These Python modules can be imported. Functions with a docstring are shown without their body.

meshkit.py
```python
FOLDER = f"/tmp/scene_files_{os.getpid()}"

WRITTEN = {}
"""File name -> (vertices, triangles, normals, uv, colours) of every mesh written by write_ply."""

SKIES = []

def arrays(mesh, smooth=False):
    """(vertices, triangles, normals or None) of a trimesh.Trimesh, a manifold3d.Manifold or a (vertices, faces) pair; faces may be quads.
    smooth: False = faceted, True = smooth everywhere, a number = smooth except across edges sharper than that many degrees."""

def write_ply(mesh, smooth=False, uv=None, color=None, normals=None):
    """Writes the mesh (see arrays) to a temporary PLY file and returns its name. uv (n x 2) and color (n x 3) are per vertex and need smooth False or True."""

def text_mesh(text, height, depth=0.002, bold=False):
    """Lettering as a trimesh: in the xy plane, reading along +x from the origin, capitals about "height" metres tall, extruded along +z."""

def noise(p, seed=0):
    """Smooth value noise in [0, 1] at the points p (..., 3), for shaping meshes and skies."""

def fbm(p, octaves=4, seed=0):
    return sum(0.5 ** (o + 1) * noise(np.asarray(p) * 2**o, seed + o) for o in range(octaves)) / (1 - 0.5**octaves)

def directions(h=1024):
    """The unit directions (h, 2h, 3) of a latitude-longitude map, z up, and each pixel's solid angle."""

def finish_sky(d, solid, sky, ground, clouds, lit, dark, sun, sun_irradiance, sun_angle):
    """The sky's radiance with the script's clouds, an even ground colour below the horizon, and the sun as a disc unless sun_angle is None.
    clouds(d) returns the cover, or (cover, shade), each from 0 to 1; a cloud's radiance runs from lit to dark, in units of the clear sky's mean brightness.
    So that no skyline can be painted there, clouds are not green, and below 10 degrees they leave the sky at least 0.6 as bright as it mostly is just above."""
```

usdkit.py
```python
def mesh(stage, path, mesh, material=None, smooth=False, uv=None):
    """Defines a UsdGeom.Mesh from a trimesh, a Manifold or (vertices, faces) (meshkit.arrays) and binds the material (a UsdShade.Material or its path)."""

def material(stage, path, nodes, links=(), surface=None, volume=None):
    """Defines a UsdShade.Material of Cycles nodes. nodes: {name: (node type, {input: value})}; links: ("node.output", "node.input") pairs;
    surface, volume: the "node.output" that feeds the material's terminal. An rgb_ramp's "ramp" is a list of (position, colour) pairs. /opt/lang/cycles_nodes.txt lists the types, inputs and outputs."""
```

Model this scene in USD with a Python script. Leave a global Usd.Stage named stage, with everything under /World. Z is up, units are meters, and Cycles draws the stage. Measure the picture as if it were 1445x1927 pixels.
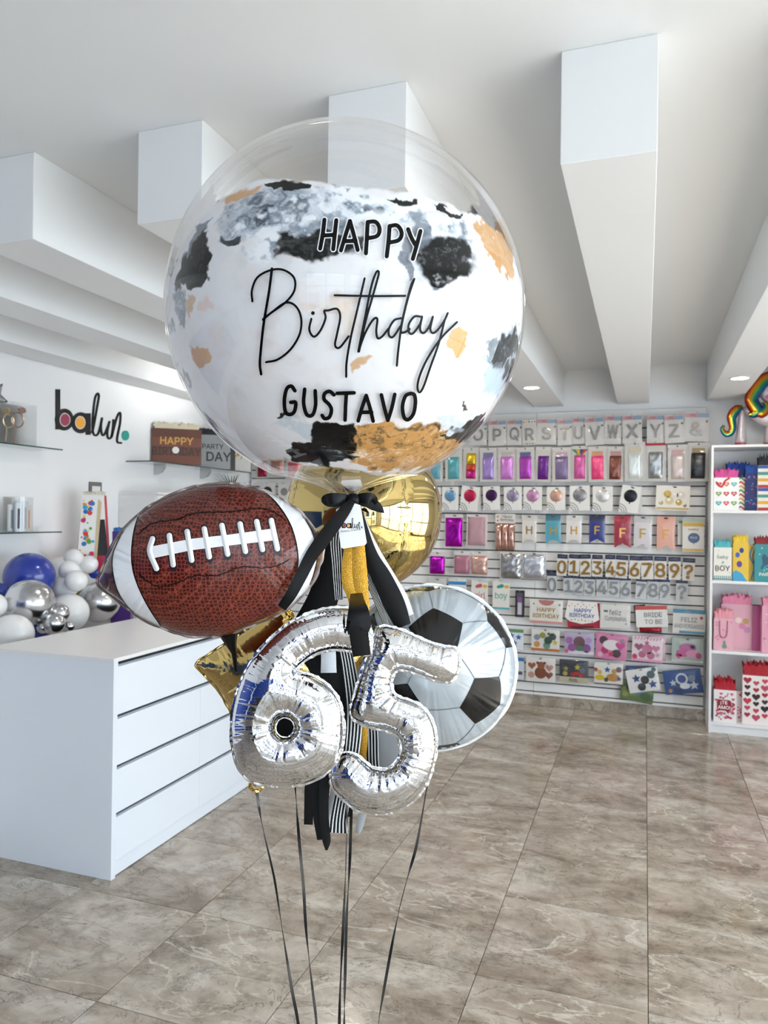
import math, random
import numpy as np, trimesh, usdkit, meshkit
import shapely
from shapely.geometry import Polygon, LineString, Point, box as sbox
from shapely.ops import unary_union
from scipy.spatial import Delaunay, cKDTree
from scipy.interpolate import LinearNDInterpolator, NearestNDInterpolator
import scipy.sparse as sp
import scipy.sparse.linalg as spl
from pxr import Usd, UsdGeom, UsdLux, UsdShade, Gf, Sdf, Vt

rng = np.random.default_rng(7)
random.seed(7)
stage = Usd.Stage.CreateInMemory()
UsdGeom.SetStageUpAxis(stage, UsdGeom.Tokens.z)
UsdGeom.SetStageMetersPerUnit(stage, 1.0)
UsdGeom.Xform.Define(stage, '/World')
UsdGeom.Scope.Define(stage, '/World/Looks')

# ------------------------------------------------------------------ camera
F = 1400.0
CH = 1.69
YAW, PIT, ROL = 0.3376, 0.0046, -0.013
FW = np.array([-math.sin(YAW) * math.cos(PIT), math.cos(YAW) * math.cos(PIT), math.sin(PIT)])
_r = np.array([math.cos(YAW), math.sin(YAW), 0.0])
_u = np.cross(_r, FW)
RT = _r * math.cos(ROL) - _u * math.sin(ROL)
UP = _u * math.cos(ROL) + _r * math.sin(ROL)
EYE = np.array([0.0, 0.0, CH])
cam = UsdGeom.Camera.Define(stage, '/World/camera')
cam.CreateHorizontalApertureAttr(36.0)
cam.CreateVerticalApertureAttr(36.0 * 1927 / 1445)
cam.CreateFocalLengthAttr(36.0 * F / 1445)
cam.CreateFStopAttr(11.0)
cam.CreateFocusDistanceAttr(1.36)
cam.CreateClippingRangeAttr(Gf.Vec2f(0.05, 500))
EXPOSURE = 0.36
cam.CreateExposureAttr(EXPOSURE)
m4 = Gf.Matrix4d(*[float(x) for row in ([*RT, 0], [*UP, 0], [*(-FW), 0], [*EYE, 1]) for x in row])
cam.AddTransformOp().Set(m4)


def at(x, y, X=None, Y=None, Z=None, D=None):
    """Where the sight line through a photograph point meets the plane X, Y, Z = const or the depth D."""
    d = FW + RT * ((x - 722.5) / F) - UP * ((y - 963.5) / F)
    t = X / d[0] if X is not None else Y / d[1] if Y is not None else (Z - CH) / d[2] if Z is not None else D
    return EYE + d * t


def flat(pts, D, h=None):
    """Photograph points (n,2) on the plane at depth D, raised h points towards the viewer."""
    p = np.asarray(pts, float)
    d = FW + RT * ((p[:, :1] - 722.5) / F) - UP * ((p[:, 1:2] - 963.5) / F)
    return EYE + d * (D if h is None else D - np.asarray(h, float).reshape(-1, 1) * D / F)


# room measures
XL, XR, YB, YF = -3.85, 3.1, 6.789, -2.6
ZC, ZB, Y1 = 3.006, 2.686, 2.136

# ------------------------------------------------------------------ lights
def rect_light(name, centre, w, h, color, intensity, rotx=90.0, rotz=0.0):
    l = UsdLux.RectLight.Define(stage, '/World/' + name)
    l.CreateWidthAttr(w); l.CreateHeightAttr(h)
    l.CreateColorAttr(Gf.Vec3f(*color)); l.CreateIntensityAttr(intensity)
    x = UsdGeom.Xformable(l)
    x.AddTranslateOp().Set(Gf.Vec3d(*centre)); x.AddRotateZOp().Set(rotz); x.AddRotateXOp().Set(rotx)
    return l


dome = UsdLux.DomeLight.Define(stage, '/World/sky')
dome.CreateColorAttr(Gf.Vec3f(0.75, 0.87, 1.0)); dome.CreateIntensityAttr(1.2)
sun = UsdLux.DistantLight.Define(stage, '/World/sun')
sun.CreateAngleAttr(0.8); sun.CreateColorAttr(Gf.Vec3f(1.0, 0.985, 0.96)); sun.CreateIntensityAttr(27000.0)
sd = np.array([-0.70, 0.10, -0.95]); sd /= np.linalg.norm(sd)      # travels to the back of the shop and down
sx_ = np.cross([0, 0, 1.0], -sd); sx_ /= np.linalg.norm(sx_); sy_ = np.cross(-sd, sx_)
sun.AddTransformOp().Set(Gf.Matrix4d(*[float(x) for row in ([*sx_, 0], [*sy_, 0], [*(-sd), 0], [0, 0, 5, 1]) for x in row]))
# daylight in the shop-front openings
for i, xc in enumerate((0.25, 2.05)):
    rect_light('daylight_%d' % i, (xc, YF - 0.14, 1.75), 1.55, 1.6, (0.74, 0.89, 1.0), 2.2)
rect_light('daylight_side', (XR + 0.16, 1.2, 1.3), 6.6, 2.3, (0.82, 0.92, 1.0), 2.3, 90.0, 90.0)

# ------------------------------------------------------------------ materials
LOOKS = {}


def M(name, color=(0.8, 0.8, 0.8), rough=0.5, metal=0.0, bump=None, vary=None, **kw):
    """bump: (scale, strength[, distance]); vary: (scale, colour2[, low, high])"""
    if name in LOOKS:
        return LOOKS[name]
    n = {'p': ('principled_bsdf', {'base_color': color, 'roughness': rough, 'metallic': metal, **kw})}
    links = []
    if bump or vary:
        n['tc'] = ('texture_coordinate', {})
    if bump:
        n['bn'] = ('noise_texture', {'scale': bump[0], 'detail': 4.0, 'roughness': 0.6})
        n['bp'] = ('bump', {'strength': bump[1], 'distance': bump[2] if len(bump) > 2 else 0.002})
        links += [('tc.object', 'bn.vector'), ('bn.fac', 'bp.height'), ('bp.normal', 'p.normal')]
    if vary:
        lo, hi = (vary[2], vary[3]) if len(vary) > 2 else (0.35, 0.65)
        n['vn'] = ('noise_texture', {'scale': vary[0], 'detail': 5.0, 'roughness': 0.6})
        n['vr'] = ('rgb_ramp', {'ramp': [(0, color), (lo, color), (hi, vary[1]), (1, vary[1])]})
        links += [('tc.object', 'vn.vector'), ('vn.fac', 'vr.fac'), ('vr.color', 'p.base_color')]
    LOOKS[name] = usdkit.material(stage, '/World/Looks/' + name, n, links, surface='p.BSDF')
    return LOOKS[name]


def C(hexs):
    """sRGB hex to linear"""
    v = np.array([int(hexs[i:i + 2], 16) for i in (0, 2, 4)]) / 255.0
    return tuple(np.where(v < 0.04045, v / 12.92, ((v + 0.055) / 1.055) ** 2.4))


def paint(hexs, rough=0.45, metal=0.0, **kw):
    return M('c%s_%d_%d' % (hexs, rough * 100, metal * 100) + ''.join(k[:4] for k in kw), C(hexs), rough, metal, **kw)


WALL = M('wall_paint', (0.85, 0.855, 0.86), 0.7, bump=(60, 0.12, 0.002))
CEIL = M('ceiling_paint', (0.83, 0.84, 0.84), 0.75, bump=(35, 0.18, 0.003))
LAM = M('white_laminate', (0.78, 0.81, 0.85), 0.28)
LAM2 = M('white_melamine', (0.80, 0.79, 0.78), 0.35)
DARK = M('slot_shadow_gap', (0.03, 0.03, 0.032), 0.6)
SLAT = M('slatwall_melamine', (0.82, 0.805, 0.78), 0.35)
STEEL = M('zinc_steel', (0.6, 0.6, 0.6), 0.3, 1.0)
BLACKP = M('black_print', (0.004, 0.004, 0.004), 0.4, specular_ior_level=0.2)
BLACKR = M('black_satin', (0.004, 0.004, 0.0045), 0.36, specular_ior_level=0.22)
BLACKF = M('black_paper_ribbon', (0.006, 0.006, 0.0065), 0.6, bump=(300, 0.2, 0.0005), specular_ior_level=0.2)
WHITEP = M('white_card', (0.82, 0.82, 0.82), 0.5)
SILVER = M('silver_foil', (0.76, 0.77, 0.79), 0.05, 1.0, bump=(28, 0.10, 0.006))
GOLDF = M('gold_foil', (0.78, 0.56, 0.20), 0.10, 1.0, bump=(60, 0.15, 0.004))
GOLDO = M('gold_orb_foil', (0.62, 0.46, 0.18), 0.045, 1.0)


def film(name, tint, base, edge, power=4.0, rough=0.02):
    """thin clear sheet: see-through, with more shine the flatter one looks along it (the same from both sides)"""
    return usdkit.material(stage, '/World/Looks/' + name, {
        'lw': ('layer_weight', {'blend': 0.5}), 'pw': ('math', {'math_type': 'power', 'value2': power}), 'ma': ('math', {'math_type': 'multiply_add', 'value2': edge, 'value3': base}),
        't': ('transparent_bsdf', {'color': tint}), 'g': ('glossy_bsdf', {'color': (1, 1, 1), 'roughness': rough}), 'm': ('mix_closure', {})},
        [('lw.facing', 'pw.value1'), ('pw.value', 'ma.value1'), ('ma.value', 'm.fac'), ('t.BSDF', 'm.closure1'), ('g.BSDF', 'm.closure2')], surface='m.closure')


GLASSM = film('clear_film', (0.98, 0.98, 0.98), 0.02, 0.75, 3.6)
PANE = film('window_pane', (0.97, 0.98, 0.98), 0.03, 0.6, 5.0)
EDGE = M('glass_edge', (0.015, 0.06, 0.05), 0.1)


def vcol(name, rough=0.4, metal=0.0, **kw):
    """A material whose colour is the mesh's own primvar 'tint'."""
    if name not in LOOKS:
        LOOKS[name] = usdkit.material(stage, '/World/Looks/' + name, {
            'a': ('attribute', {'attribute': 'tint'}), 'p': ('principled_bsdf', {'roughness': rough, 'metallic': metal, **kw})},
            [('a.color', 'p.base_color')], surface='p.BSDF')
    return LOOKS[name]


# floor tile: polished beige brown marble, its own offset for every tile
TILE = usdkit.material(stage, '/World/Looks/marble_tile', {
    'geo': ('geometry', {}), 'oi': ('object_info', {}),
    'off': ('vector_math', {'math_type': 'scale', 'vector1': (37.0, 71.0, 13.0)}),
    'add': ('vector_math', {'math_type': 'add'}),
    'rot': ('mapping', {'rotation': (0, 0, 0.6), 'scale': (1.0, 2.1, 1.0)}),
    'n1': ('noise_texture', {'scale': 1.9, 'detail': 9.0, 'roughness': 0.66, 'distortion': 0.7}),
    'r1': ('rgb_ramp', {'ramp': [(0.0, C('6a5c50')), (0.34, C('887868')), (0.45, C('a69888')), (0.56, C('bbafa0')), (0.66, C('cdc4b8')), (1.0, C('dad3ca'))]}),
    'n2': ('noise_texture', {'scale': 9.0, 'detail': 8.0, 'roughness': 0.75, 'distortion': 0.4}),
    'r2': ('rgb_ramp', {'ramp': [(0.0, (0.35, 0.33, 0.30)), (0.36, (0.50, 0.49, 0.47)), (0.5, (0.86, 0.85, 0.84)), (0.62, (1.0, 1.0, 1.0)), (1, (1, 1, 1))]}),
    'mx': ('mix', {'mix_type': 'multiply', 'fac': 0.8}),
    'n3': ('noise_texture', {'scale': 2.4, 'detail': 6.0, 'roughness': 0.55, 'distortion': 0.9}),
    'v1': ('math', {'math_type': 'subtract', 'value2': 0.5}), 'v2': ('math', {'math_type': 'absolute'}),
    'vr': ('rgb_ramp', {'ramp': [(0.0, (0.75, 0.75, 0.75)), (0.006, (0.45, 0.45, 0.45)), (0.014, (0, 0, 0)), (1, (0, 0, 0))]}),
    'n4': ('noise_texture', {'scale': 1.3, 'detail': 2.0}),
    'g4': ('rgb_ramp', {'ramp': [(0, (0, 0, 0)), (0.48, (0, 0, 0)), (0.58, (1, 1, 1)), (1, (1, 1, 1))]}),
    'vm': ('math', {'math_type': 'multiply'}),
    'mv': ('mix', {'mix_type': 'mix', 'color2': C('d8cfc0')}),
    'n5': ('noise_texture', {'scale': 3.3, 'detail': 7.0, 'roughness': 0.6, 'distortion': 1.2}),
    'd1': ('math', {'math_type': 'subtract', 'value2': 0.52}), 'd2': ('math', {'math_type': 'absolute'}),
    'dr': ('rgb_ramp', {'ramp': [(0.0, (0.8, 0.8, 0.8)), (0.004, (0.4, 0.4, 0.4)), (0.010, (0, 0, 0)), (1, (0, 0, 0))]}),
    'md': ('mix', {'mix_type': 'mix', 'color2': C('54473b')}),
    'p': ('principled_bsdf', {'roughness': 0.16, 'specular_ior_level': 0.5}),
}, [('oi.random', 'off.scale'), ('geo.position', 'add.vector1'), ('off.vector', 'add.vector2'), ('add.vector', 'rot.vector'),
    ('rot.vector', 'n1.vector'), ('n1.fac', 'r1.fac'), ('add.vector', 'n2.vector'), ('n2.fac', 'r2.fac'),
    ('r1.color', 'mx.color1'), ('r2.color', 'mx.color2'), ('rot.vector', 'n3.vector'), ('n3.fac', 'v1.value1'), ('v1.value', 'v2.value1'),
    ('v2.value', 'vr.fac'), ('add.vector', 'n4.vector'), ('n4.fac', 'g4.fac'), ('vr.color', 'vm.value1'), ('g4.color', 'vm.value2'),
    ('mx.color', 'mv.color1'), ('vm.value', 'mv.fac'), ('rot.vector', 'n5.vector'), ('n5.fac', 'd1.value1'), ('d1.value', 'd2.value1'),
    ('d2.value', 'dr.fac'), ('mv.color', 'md.color1'), ('dr.color', 'md.fac'), ('md.color', 'p.base_color')], surface='p.BSDF')
GROUT = M('grout', C('5e5348'), 0.8)

# ------------------------------------------------------------------ scene tree
used = {}


def fresh(parent, name):
    k = used.get((parent, name), 0)
    used[(parent, name)] = k + 1
    return '%s/%s' % (parent, name if k == 0 else '%s_%03d' % (name, k))


class T:
    def __init__(self, path, loc):
        self.path, self.loc = path, np.asarray(loc, float)


def setd(path, **kw):
    p = stage.GetPrimAtPath(path)
    for k, v in kw.items():
        if v is not None:
            p.SetCustomDataByKey(k, v)


def thing(name, label, cat, loc=(0, 0, 0), group=None, kind=None):
    path = fresh('/World', name)
    x = UsdGeom.Xform.Define(stage, path)
    x.AddTranslateOp().Set(Gf.Vec3d(*[float(v) for v in loc]))
    setd(path, label=label, category=cat, group=group, kind=kind)
    return T(path, loc)


def struct(name, loc=(0, 0, 0), label=None):
    path = fresh('/World', name)
    x = UsdGeom.Xform.Define(stage, path)
    x.AddTranslateOp().Set(Gf.Vec3d(*[float(v) for v in loc]))
    setd(path, kind='structure', label=label)
    return T(path, loc)


def cat_mesh(ms):
    vs, fs, n = [], [], 0
    for m in ms:
        v, f, _ = meshkit.arrays(m)
        vs.append(v); fs.append(f + n); n += len(v)
    return np.vstack(vs), np.vstack(fs)


def part(t, name, mesh, mat, smooth=30, uv=None, tint=None, label=None, kind=None):
    """A Mesh under thing or part t. The mesh is in world coordinates."""
    if isinstance(mesh, list):
        mesh = cat_mesh(mesh)
    v, f, _ = meshkit.arrays(mesh)
    f = f[(f[:, 0] != f[:, 1]) & (f[:, 1] != f[:, 2]) & (f[:, 2] != f[:, 0])]
    ids = np.unique(f)
    if len(ids) < len(v):
        new = np.zeros(len(v), int); new[ids] = np.arange(len(ids))
        v, f = v[ids], new[f]
        uv = None if uv is None else np.asarray(uv)[ids]
        tint = None if tint is None else np.asarray(tint)[ids]
    path = fresh(t.path, name)
    if uv is not None or tint is not None:
        smooth = True if smooth else False
    usdkit.mesh(stage, path, (v - t.loc, f), mat, smooth=smooth, uv=uv)
    if tint is not None:
        UsdGeom.PrimvarsAPI(stage.GetPrimAtPath(path)).CreatePrimvar('tint', Sdf.ValueTypeNames.Color3fArray, 'vertex').Set(Vt.Vec3fArray.FromNumpy(np.asarray(tint, np.float32)))
    setd(path, label=label, kind=kind)
    return T(path, t.loc)


def single(name, mesh, mat, label, cat, group=None, smooth=30, **kw):
    """A thing that is one mesh."""
    r = part(T('/World', (0, 0, 0)), name, mesh, mat, smooth, **kw)
    setd(r.path, label=label, category=cat, group=group)
    return r


# ------------------------------------------------------------------ mesh helpers
def bx(x0, x1, y0, y1, z0, z1, b=0.0):
    if b <= 0:
        m = trimesh.creation.box([x1 - x0, y1 - y0, z1 - z0])
        m.apply_translation([(x0 + x1) / 2, (y0 + y1) / 2, (z0 + z1) / 2])
        return m
    pts = []
    for X, sx in ((x0, 1), (x1, -1)):
        for Y, sy in ((y0, 1), (y1, -1)):
            for Z, sz in ((z0, 1), (z1, -1)):
                pts += [(X + sx * b, Y + sy * b, Z), (X + sx * b, Y, Z + sz * b), (X, Y + sy * b, Z + sz * b)]
    return trimesh.convex.convex_hull(np.array(pts))


def ext(poly, t):
    """shapely polygon(s) extruded to thickness t along z"""
    gs = getattr(poly, 'geoms', [poly])
    return trimesh.util.concatenate([trimesh.creation.extrude_polygon(g, t, engine='earcut') for g in gs if g.area > 1e-12])


def rrect(w, h, r, cx=0, cy=0):
    return sbox(cx - w / 2 + r, cy - h / 2 + r, cx + w / 2 - r, cy + h / 2 - r).buffer(r, quad_segs=4)


def ell(cx, cy, rx, ry, n=28):
    a = np.linspace(0, 2 * np.pi, n, endpoint=False)
    return Polygon(np.c_[cx + rx * np.cos(a), cy + ry * np.sin(a)])


def starp(cx, cy, R, r=0.45, n=5, a0=np.pi / 2):
    a = a0 + np.arange(2 * n) * np.pi / n
    q = np.where(np.arange(2 * n) % 2 == 0, R, R * r)
    return Polygon(np.c_[cx + q * np.cos(a), cy + q * np.sin(a)])


def heartp(cx, cy, s):
    t = np.linspace(0, 2 * np.pi, 26, endpoint=False)
    return Polygon(np.c_[cx + s * np.sin(t) ** 3, cy + s * (13 * np.cos(t) - 5 * np.cos(2 * t) - 2 * np.cos(3 * t) - np.cos(4 * t)) / 16])


def spline(pts, n=8):
    """Catmull-Rom through the points (any dimension)"""
    p = np.asarray(pts, float)
    if len(p) < 3:
        return np.array([p[0] + (p[-1] - p[0]) * t for t in np.linspace(0, 1, n + 1)])
    q = np.vstack([2 * p[0] - p[1], p, 2 * p[-1] - p[-2]])
    out = []
    for i in range(1, len(q) - 2):
        a, b, c, d = q[i - 1:i + 3]
        for t in np.linspace(0, 1, n, endpoint=False):
            out.append(0.5 * (2 * b + (c - a) * t + (2 * a - 5 * b + 4 * c - d) * t * t + (3 * b - a - 3 * c + d) * t ** 3))
    return np.array(out + [p[-1]])


def stroke(pts, w, n=8):
    return LineString(spline(pts, n)).buffer(w / 2, quad_segs=5)


def tube(pts, r, sides=10, cap=True):
    p = np.asarray(pts, float)
    r = np.broadcast_to(r, (len(p),))
    t = np.gradient(p, axis=0); t /= np.linalg.norm(t, axis=1, keepdims=True) + 1e-12
    a = np.cross(t[0], [0, 0, 1.0] if abs(t[0][2]) < 0.9 else [1.0, 0, 0]); a /= np.linalg.norm(a)
    A = []
    for k in range(len(p)):
        a = a - t[k] * (a @ t[k]); a /= np.linalg.norm(a); A.append(a)
    A = np.array(A); B = np.cross(t, A)
    ang = np.arange(sides) * 2 * np.pi / sides
    v = (p[:, None] + r[:, None, None] * (np.cos(ang)[None, :, None] * A[:, None] + np.sin(ang)[None, :, None] * B[:, None])).reshape(-1, 3)
    f = []
    for i in range(len(p) - 1):
        for j in range(sides):
            k = (j + 1) % sides
            f += [(i * sides + j, i * sides + k, (i + 1) * sides + k), (i * sides + j, (i + 1) * sides + k, (i + 1) * sides + j)]
    if cap:
        v = np.vstack([v, p[0], p[-1]])
        for j in range(sides):
            k = (j + 1) % sides
            f += [(len(v) - 2, k, j), (len(v) - 1, (len(p) - 1) * sides + j, (len(p) - 1) * sides + k)]
    return v, np.array(f)


def wallmap(m, X, Y, Z, rot=0.0):
    """mesh in (x right, y up, z out) onto a wall that faces -Y at (X, Y, Z), turned rot in its plane"""
    v, f, _ = meshkit.arrays(m)
    c, s = math.cos(rot), math.sin(rot)
    x, y = v[:, 0] * c - v[:, 1] * s, v[:, 0] * s + v[:, 1] * c
    return np.c_[X + x, Y - v[:, 2], Z + y], f


def pillow(w, h, d, nx=10, nz=12, crinkle=0.0, seed=0):
    """a cushion-like sheet: (x, y, z out), closed behind by a flat back"""
    u, v = np.meshgrid(np.linspace(-1, 1, nx + 1), np.linspace(-1, 1, nz + 1))
    b = ((1 - u ** 4) * (1 - v ** 4)) ** 0.6
    pts = np.c_[u.ravel() * w / 2, v.ravel() * h / 2, np.zeros(u.size)]
    z = d * b.ravel()
    if crinkle:
        q = pts / max(w, h) * 9
        z = z + crinkle * (meshkit.fbm(q + seed * 3.7, 3, seed) - 0.5) * 2 * (b.ravel() > 0.02)
    pts[:, 2] = np.maximum(z, 0)
    f = []
    W = nx + 1
    for j in range(nz):
        for i in range(nx):
            a = j * W + i
            f += [(a, a + 1, a + W + 1), (a, a + W + 1, a + W)]
    return pts, np.array(f)


def grid2d(poly, s, inset=0.45):
    """points and triangles of a polygon at spacing s: (pts, tris, on_boundary)"""
    rings = []
    for g in getattr(poly, 'geoms', [poly]):
        for ring in [g.exterior, *g.interiors]:
            n = max(int(ring.length / s), 6)
            rings.append(np.array([ring.interpolate(k / n, normalized=True).coords[0] for k in range(n)]))
    bp = np.vstack(rings)
    x0, y0, x1, y1 = poly.bounds
    xs, ys = np.arange(x0, x1 + s, s), np.arange(y0, y1 + s, s * 0.866)
    gx, gy = np.meshgrid(xs, ys)
    gx = gx + (np.arange(len(ys)) % 2)[:, None] * s / 2
    g = np.c_[gx.ravel(), gy.ravel()]
    inner = poly.buffer(-s * inset)
    if not inner.is_empty:
        g = g[shapely.contains_xy(inner, g[:, 0], g[:, 1])]
    else:
        g = g[:0]
    p = np.vstack([bp, g])
    tri = Delaunay(p).simplices
    c = p[tri].mean(1)
    tri = tri[shapely.contains_xy(poly.buffer(1e-6), c[:, 0], c[:, 1])]
    a = p[tri]
    ar = (a[:, 1, 0] - a[:, 0, 0]) * (a[:, 2, 1] - a[:, 0, 1]) - (a[:, 1, 1] - a[:, 0, 1]) * (a[:, 2, 0] - a[:, 0, 0])
    tri = tri[np.abs(ar) > 1e-9]; ar = ar[np.abs(ar) > 1e-9]
    tri[ar > 0] = tri[ar > 0][:, ::-1]      # photograph y runs down: this faces the viewer
    on = np.zeros(len(p), bool); on[:len(bp)] = True
    return p, tri, on


def poisson(p, tri, on):
    n = len(p)
    I, J, Vv = [], [], []
    for a, b, c in ((0, 1, 2), (1, 2, 0), (2, 0, 1)):
        u, w = p[tri[:, a]] - p[tri[:, c]], p[tri[:, b]] - p[tri[:, c]]
        cot = (u * w).sum(1) / np.maximum(np.abs(u[:, 0] * w[:, 1] - u[:, 1] * w[:, 0]), 1e-9) / 2
        I += [tri[:, a], tri[:, b], tri[:, a], tri[:, b]]; J += [tri[:, b], tri[:, a], tri[:, a], tri[:, b]]; Vv += [-cot, -cot, cot, cot]
    L = sp.csr_matrix((np.concatenate(Vv), (np.concatenate(I), np.concatenate(J))), (n, n))
    ar = np.abs((p[tri[:, 1], 0] - p[tri[:, 0], 0]) * (p[tri[:, 2], 1] - p[tri[:, 0], 1]) - (p[tri[:, 1], 1] - p[tri[:, 0], 1]) * (p[tri[:, 2], 0] - p[tri[:, 0], 0])) / 2
    b = np.zeros(n); np.add.at(b, tri.ravel(), np.repeat(ar / 3, 3))
    free = ~on
    x = np.zeros(n)
    x[free] = spl.spsolve(L[free][:, free].tocsc(), b[free])
    return np.maximum(x, 0)


class Foil:
    """An inflated foil outline in photograph points at depth D."""

    def __init__(self, poly, D, k=1.0, s=3.0, pleat=1.2, wave=9.0, reach=14.0, seed=0, lump=0.0, inner=0.0):
        self.poly, self.D = poly, D
        p, tri, on = grid2d(poly, s)
        phi = poisson(p, tri, on)
        h = k * np.sqrt(2 * phi)
        ring = poly.exterior if poly.geom_type == 'Polygon' else None
        bpts, bs, bw, o = [], [], [], 0.0
        for r in [poly.exterior, *poly.interiors]:
            q = np.arange(0, r.length, 1.0)
            bpts.append(np.array([r.interpolate(d).coords[0] for d in q])); bs.append(q + o); o += r.length + 100
            b_ = bpts[-1]; e1, e2 = b_ - np.roll(b_, 10, 0), np.roll(b_, -10, 0) - b_
            turn = np.arctan2(e1[:, 0] * e2[:, 1] - e1[:, 1] * e2[:, 0], (e1 * e2).sum(1)) * (1 if r.is_ccw else -1) * (1 if r is poly.exterior or r.equals(poly.exterior) else -1)
            bw.append(np.clip(0.55 - turn * 3.0, 0.22, 1.5) if inner else np.ones(len(b_)))
        bpts, bs, bw = np.vstack(bpts), np.concatenate(bs), np.concatenate(bw)
        d, i = cKDTree(bpts).query(p)
        sarc = bs[i]
        n1 = meshkit.noise(np.c_[sarc / wave, np.full(len(p), 3.1 + seed), np.zeros(len(p))], seed)
        n2 = meshkit.noise(np.c_[sarc / (wave * 0.45), np.full(len(p), 9.1 + seed), np.zeros(len(p))], seed + 5)
        rch = reach * (0.5 + meshkit.noise(np.c_[sarc / (wave * 1.7), np.full(len(p), 5.0), np.zeros(len(p))], seed + 9))
        side = bw[i]
        rch = rch * (0.6 + 0.6 * side)
        w = np.exp(-(d / rch) ** 1.3) * np.minimum(d / 2.5, 1) * side
        h = h + pleat * w * ((np.abs(n1 - 0.5) * 4 - 1) + 0.6 * (np.abs(n2 - 0.5) * 4 - 1))
        if lump:
            h = h + lump * (meshkit.fbm(np.c_[p / 40, np.zeros(len(p))], 2, seed + 3) - 0.5) * np.minimum(h / 20, 1)
        h[on] = 0
        h = np.maximum(h, 0)
        self.p, self.tri, self.h, self.on = p, tri, h, on
        self.f1 = LinearNDInterpolator(p, h); self.f2 = NearestNDInterpolator(p, h)

    def height(self, q):
        z = self.f1(q); b = np.isnan(z)
        if b.any():
            z[b] = self.f2(q[b])
        return z

    def mesh(self, back=0.9):
        n = len(self.p)
        front = flat(self.p, self.D, self.h)
        rear = flat(self.p, self.D, -self.h * back)
        idx = np.where(self.on, np.arange(n), np.arange(n) + n)
        return np.vstack([front, rear]), np.vstack([self.tri, idx[self.tri][:, ::-1]])

    def drape(self, poly, off=0.8, s=3.0):
        p, tri, on = grid2d(poly, s)
        h = self.height(p) + off
        return flat(p, self.D, h), tri

    def flange(self, w=4.0, amp=1.6, step=3.0, seed=0):
        """the flat heat-sealed border, a wavy strip round every edge"""
        out = []
        for k, r in enumerate([self.poly.exterior, *self.poly.interiors]):
            n = int(r.length / step)
            q = np.array([r.interpolate(i / n, normalized=True).coords[0] for i in range(n)])
            t = np.roll(q, -1, 0) - np.roll(q, 1, 0); t /= np.linalg.norm(t, axis=1, keepdims=True) + 1e-9
            ccw = Polygon(q).exterior.is_ccw
            nrm = np.c_[t[:, 1], -t[:, 0]] * (1 if ccw else -1) * (1 if k == 0 else -1)
            wv = w * (0.65 + 0.7 * meshkit.noise(np.c_[np.arange(n) / 4.2, np.zeros(n) + seed, np.zeros(n)], seed + 1)) * (1 if k == 0 else 0.45)
            z = amp * 2 * (meshkit.noise(np.c_[np.arange(n) / 3.0, np.zeros(n) + 4, np.zeros(n)], seed + 2) - 0.5)
            a, b = q - nrm * 1.2, q + nrm * wv[:, None]
            v = np.vstack([flat(a, self.D, np.full(n, 0.7)), flat(b, self.D, z + 0.7), flat(a, self.D, np.full(n, -0.7)), flat(b, self.D, z - 0.7)])
            i = np.arange(n); j = (i + 1) % n
            f = np.vstack([np.c_[i, j, n + j], np.c_[i, n + j, n + i], np.c_[2 * n + i, 3 * n + j, 2 * n + j], np.c_[2 * n + i, 3 * n + i, 3 * n + j],
                           np.c_[n + i, n + j, 3 * n + j], np.c_[n + i, 3 * n + j, 3 * n + i]])
            out.append((v, f))
        return cat_mesh(out)


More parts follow.
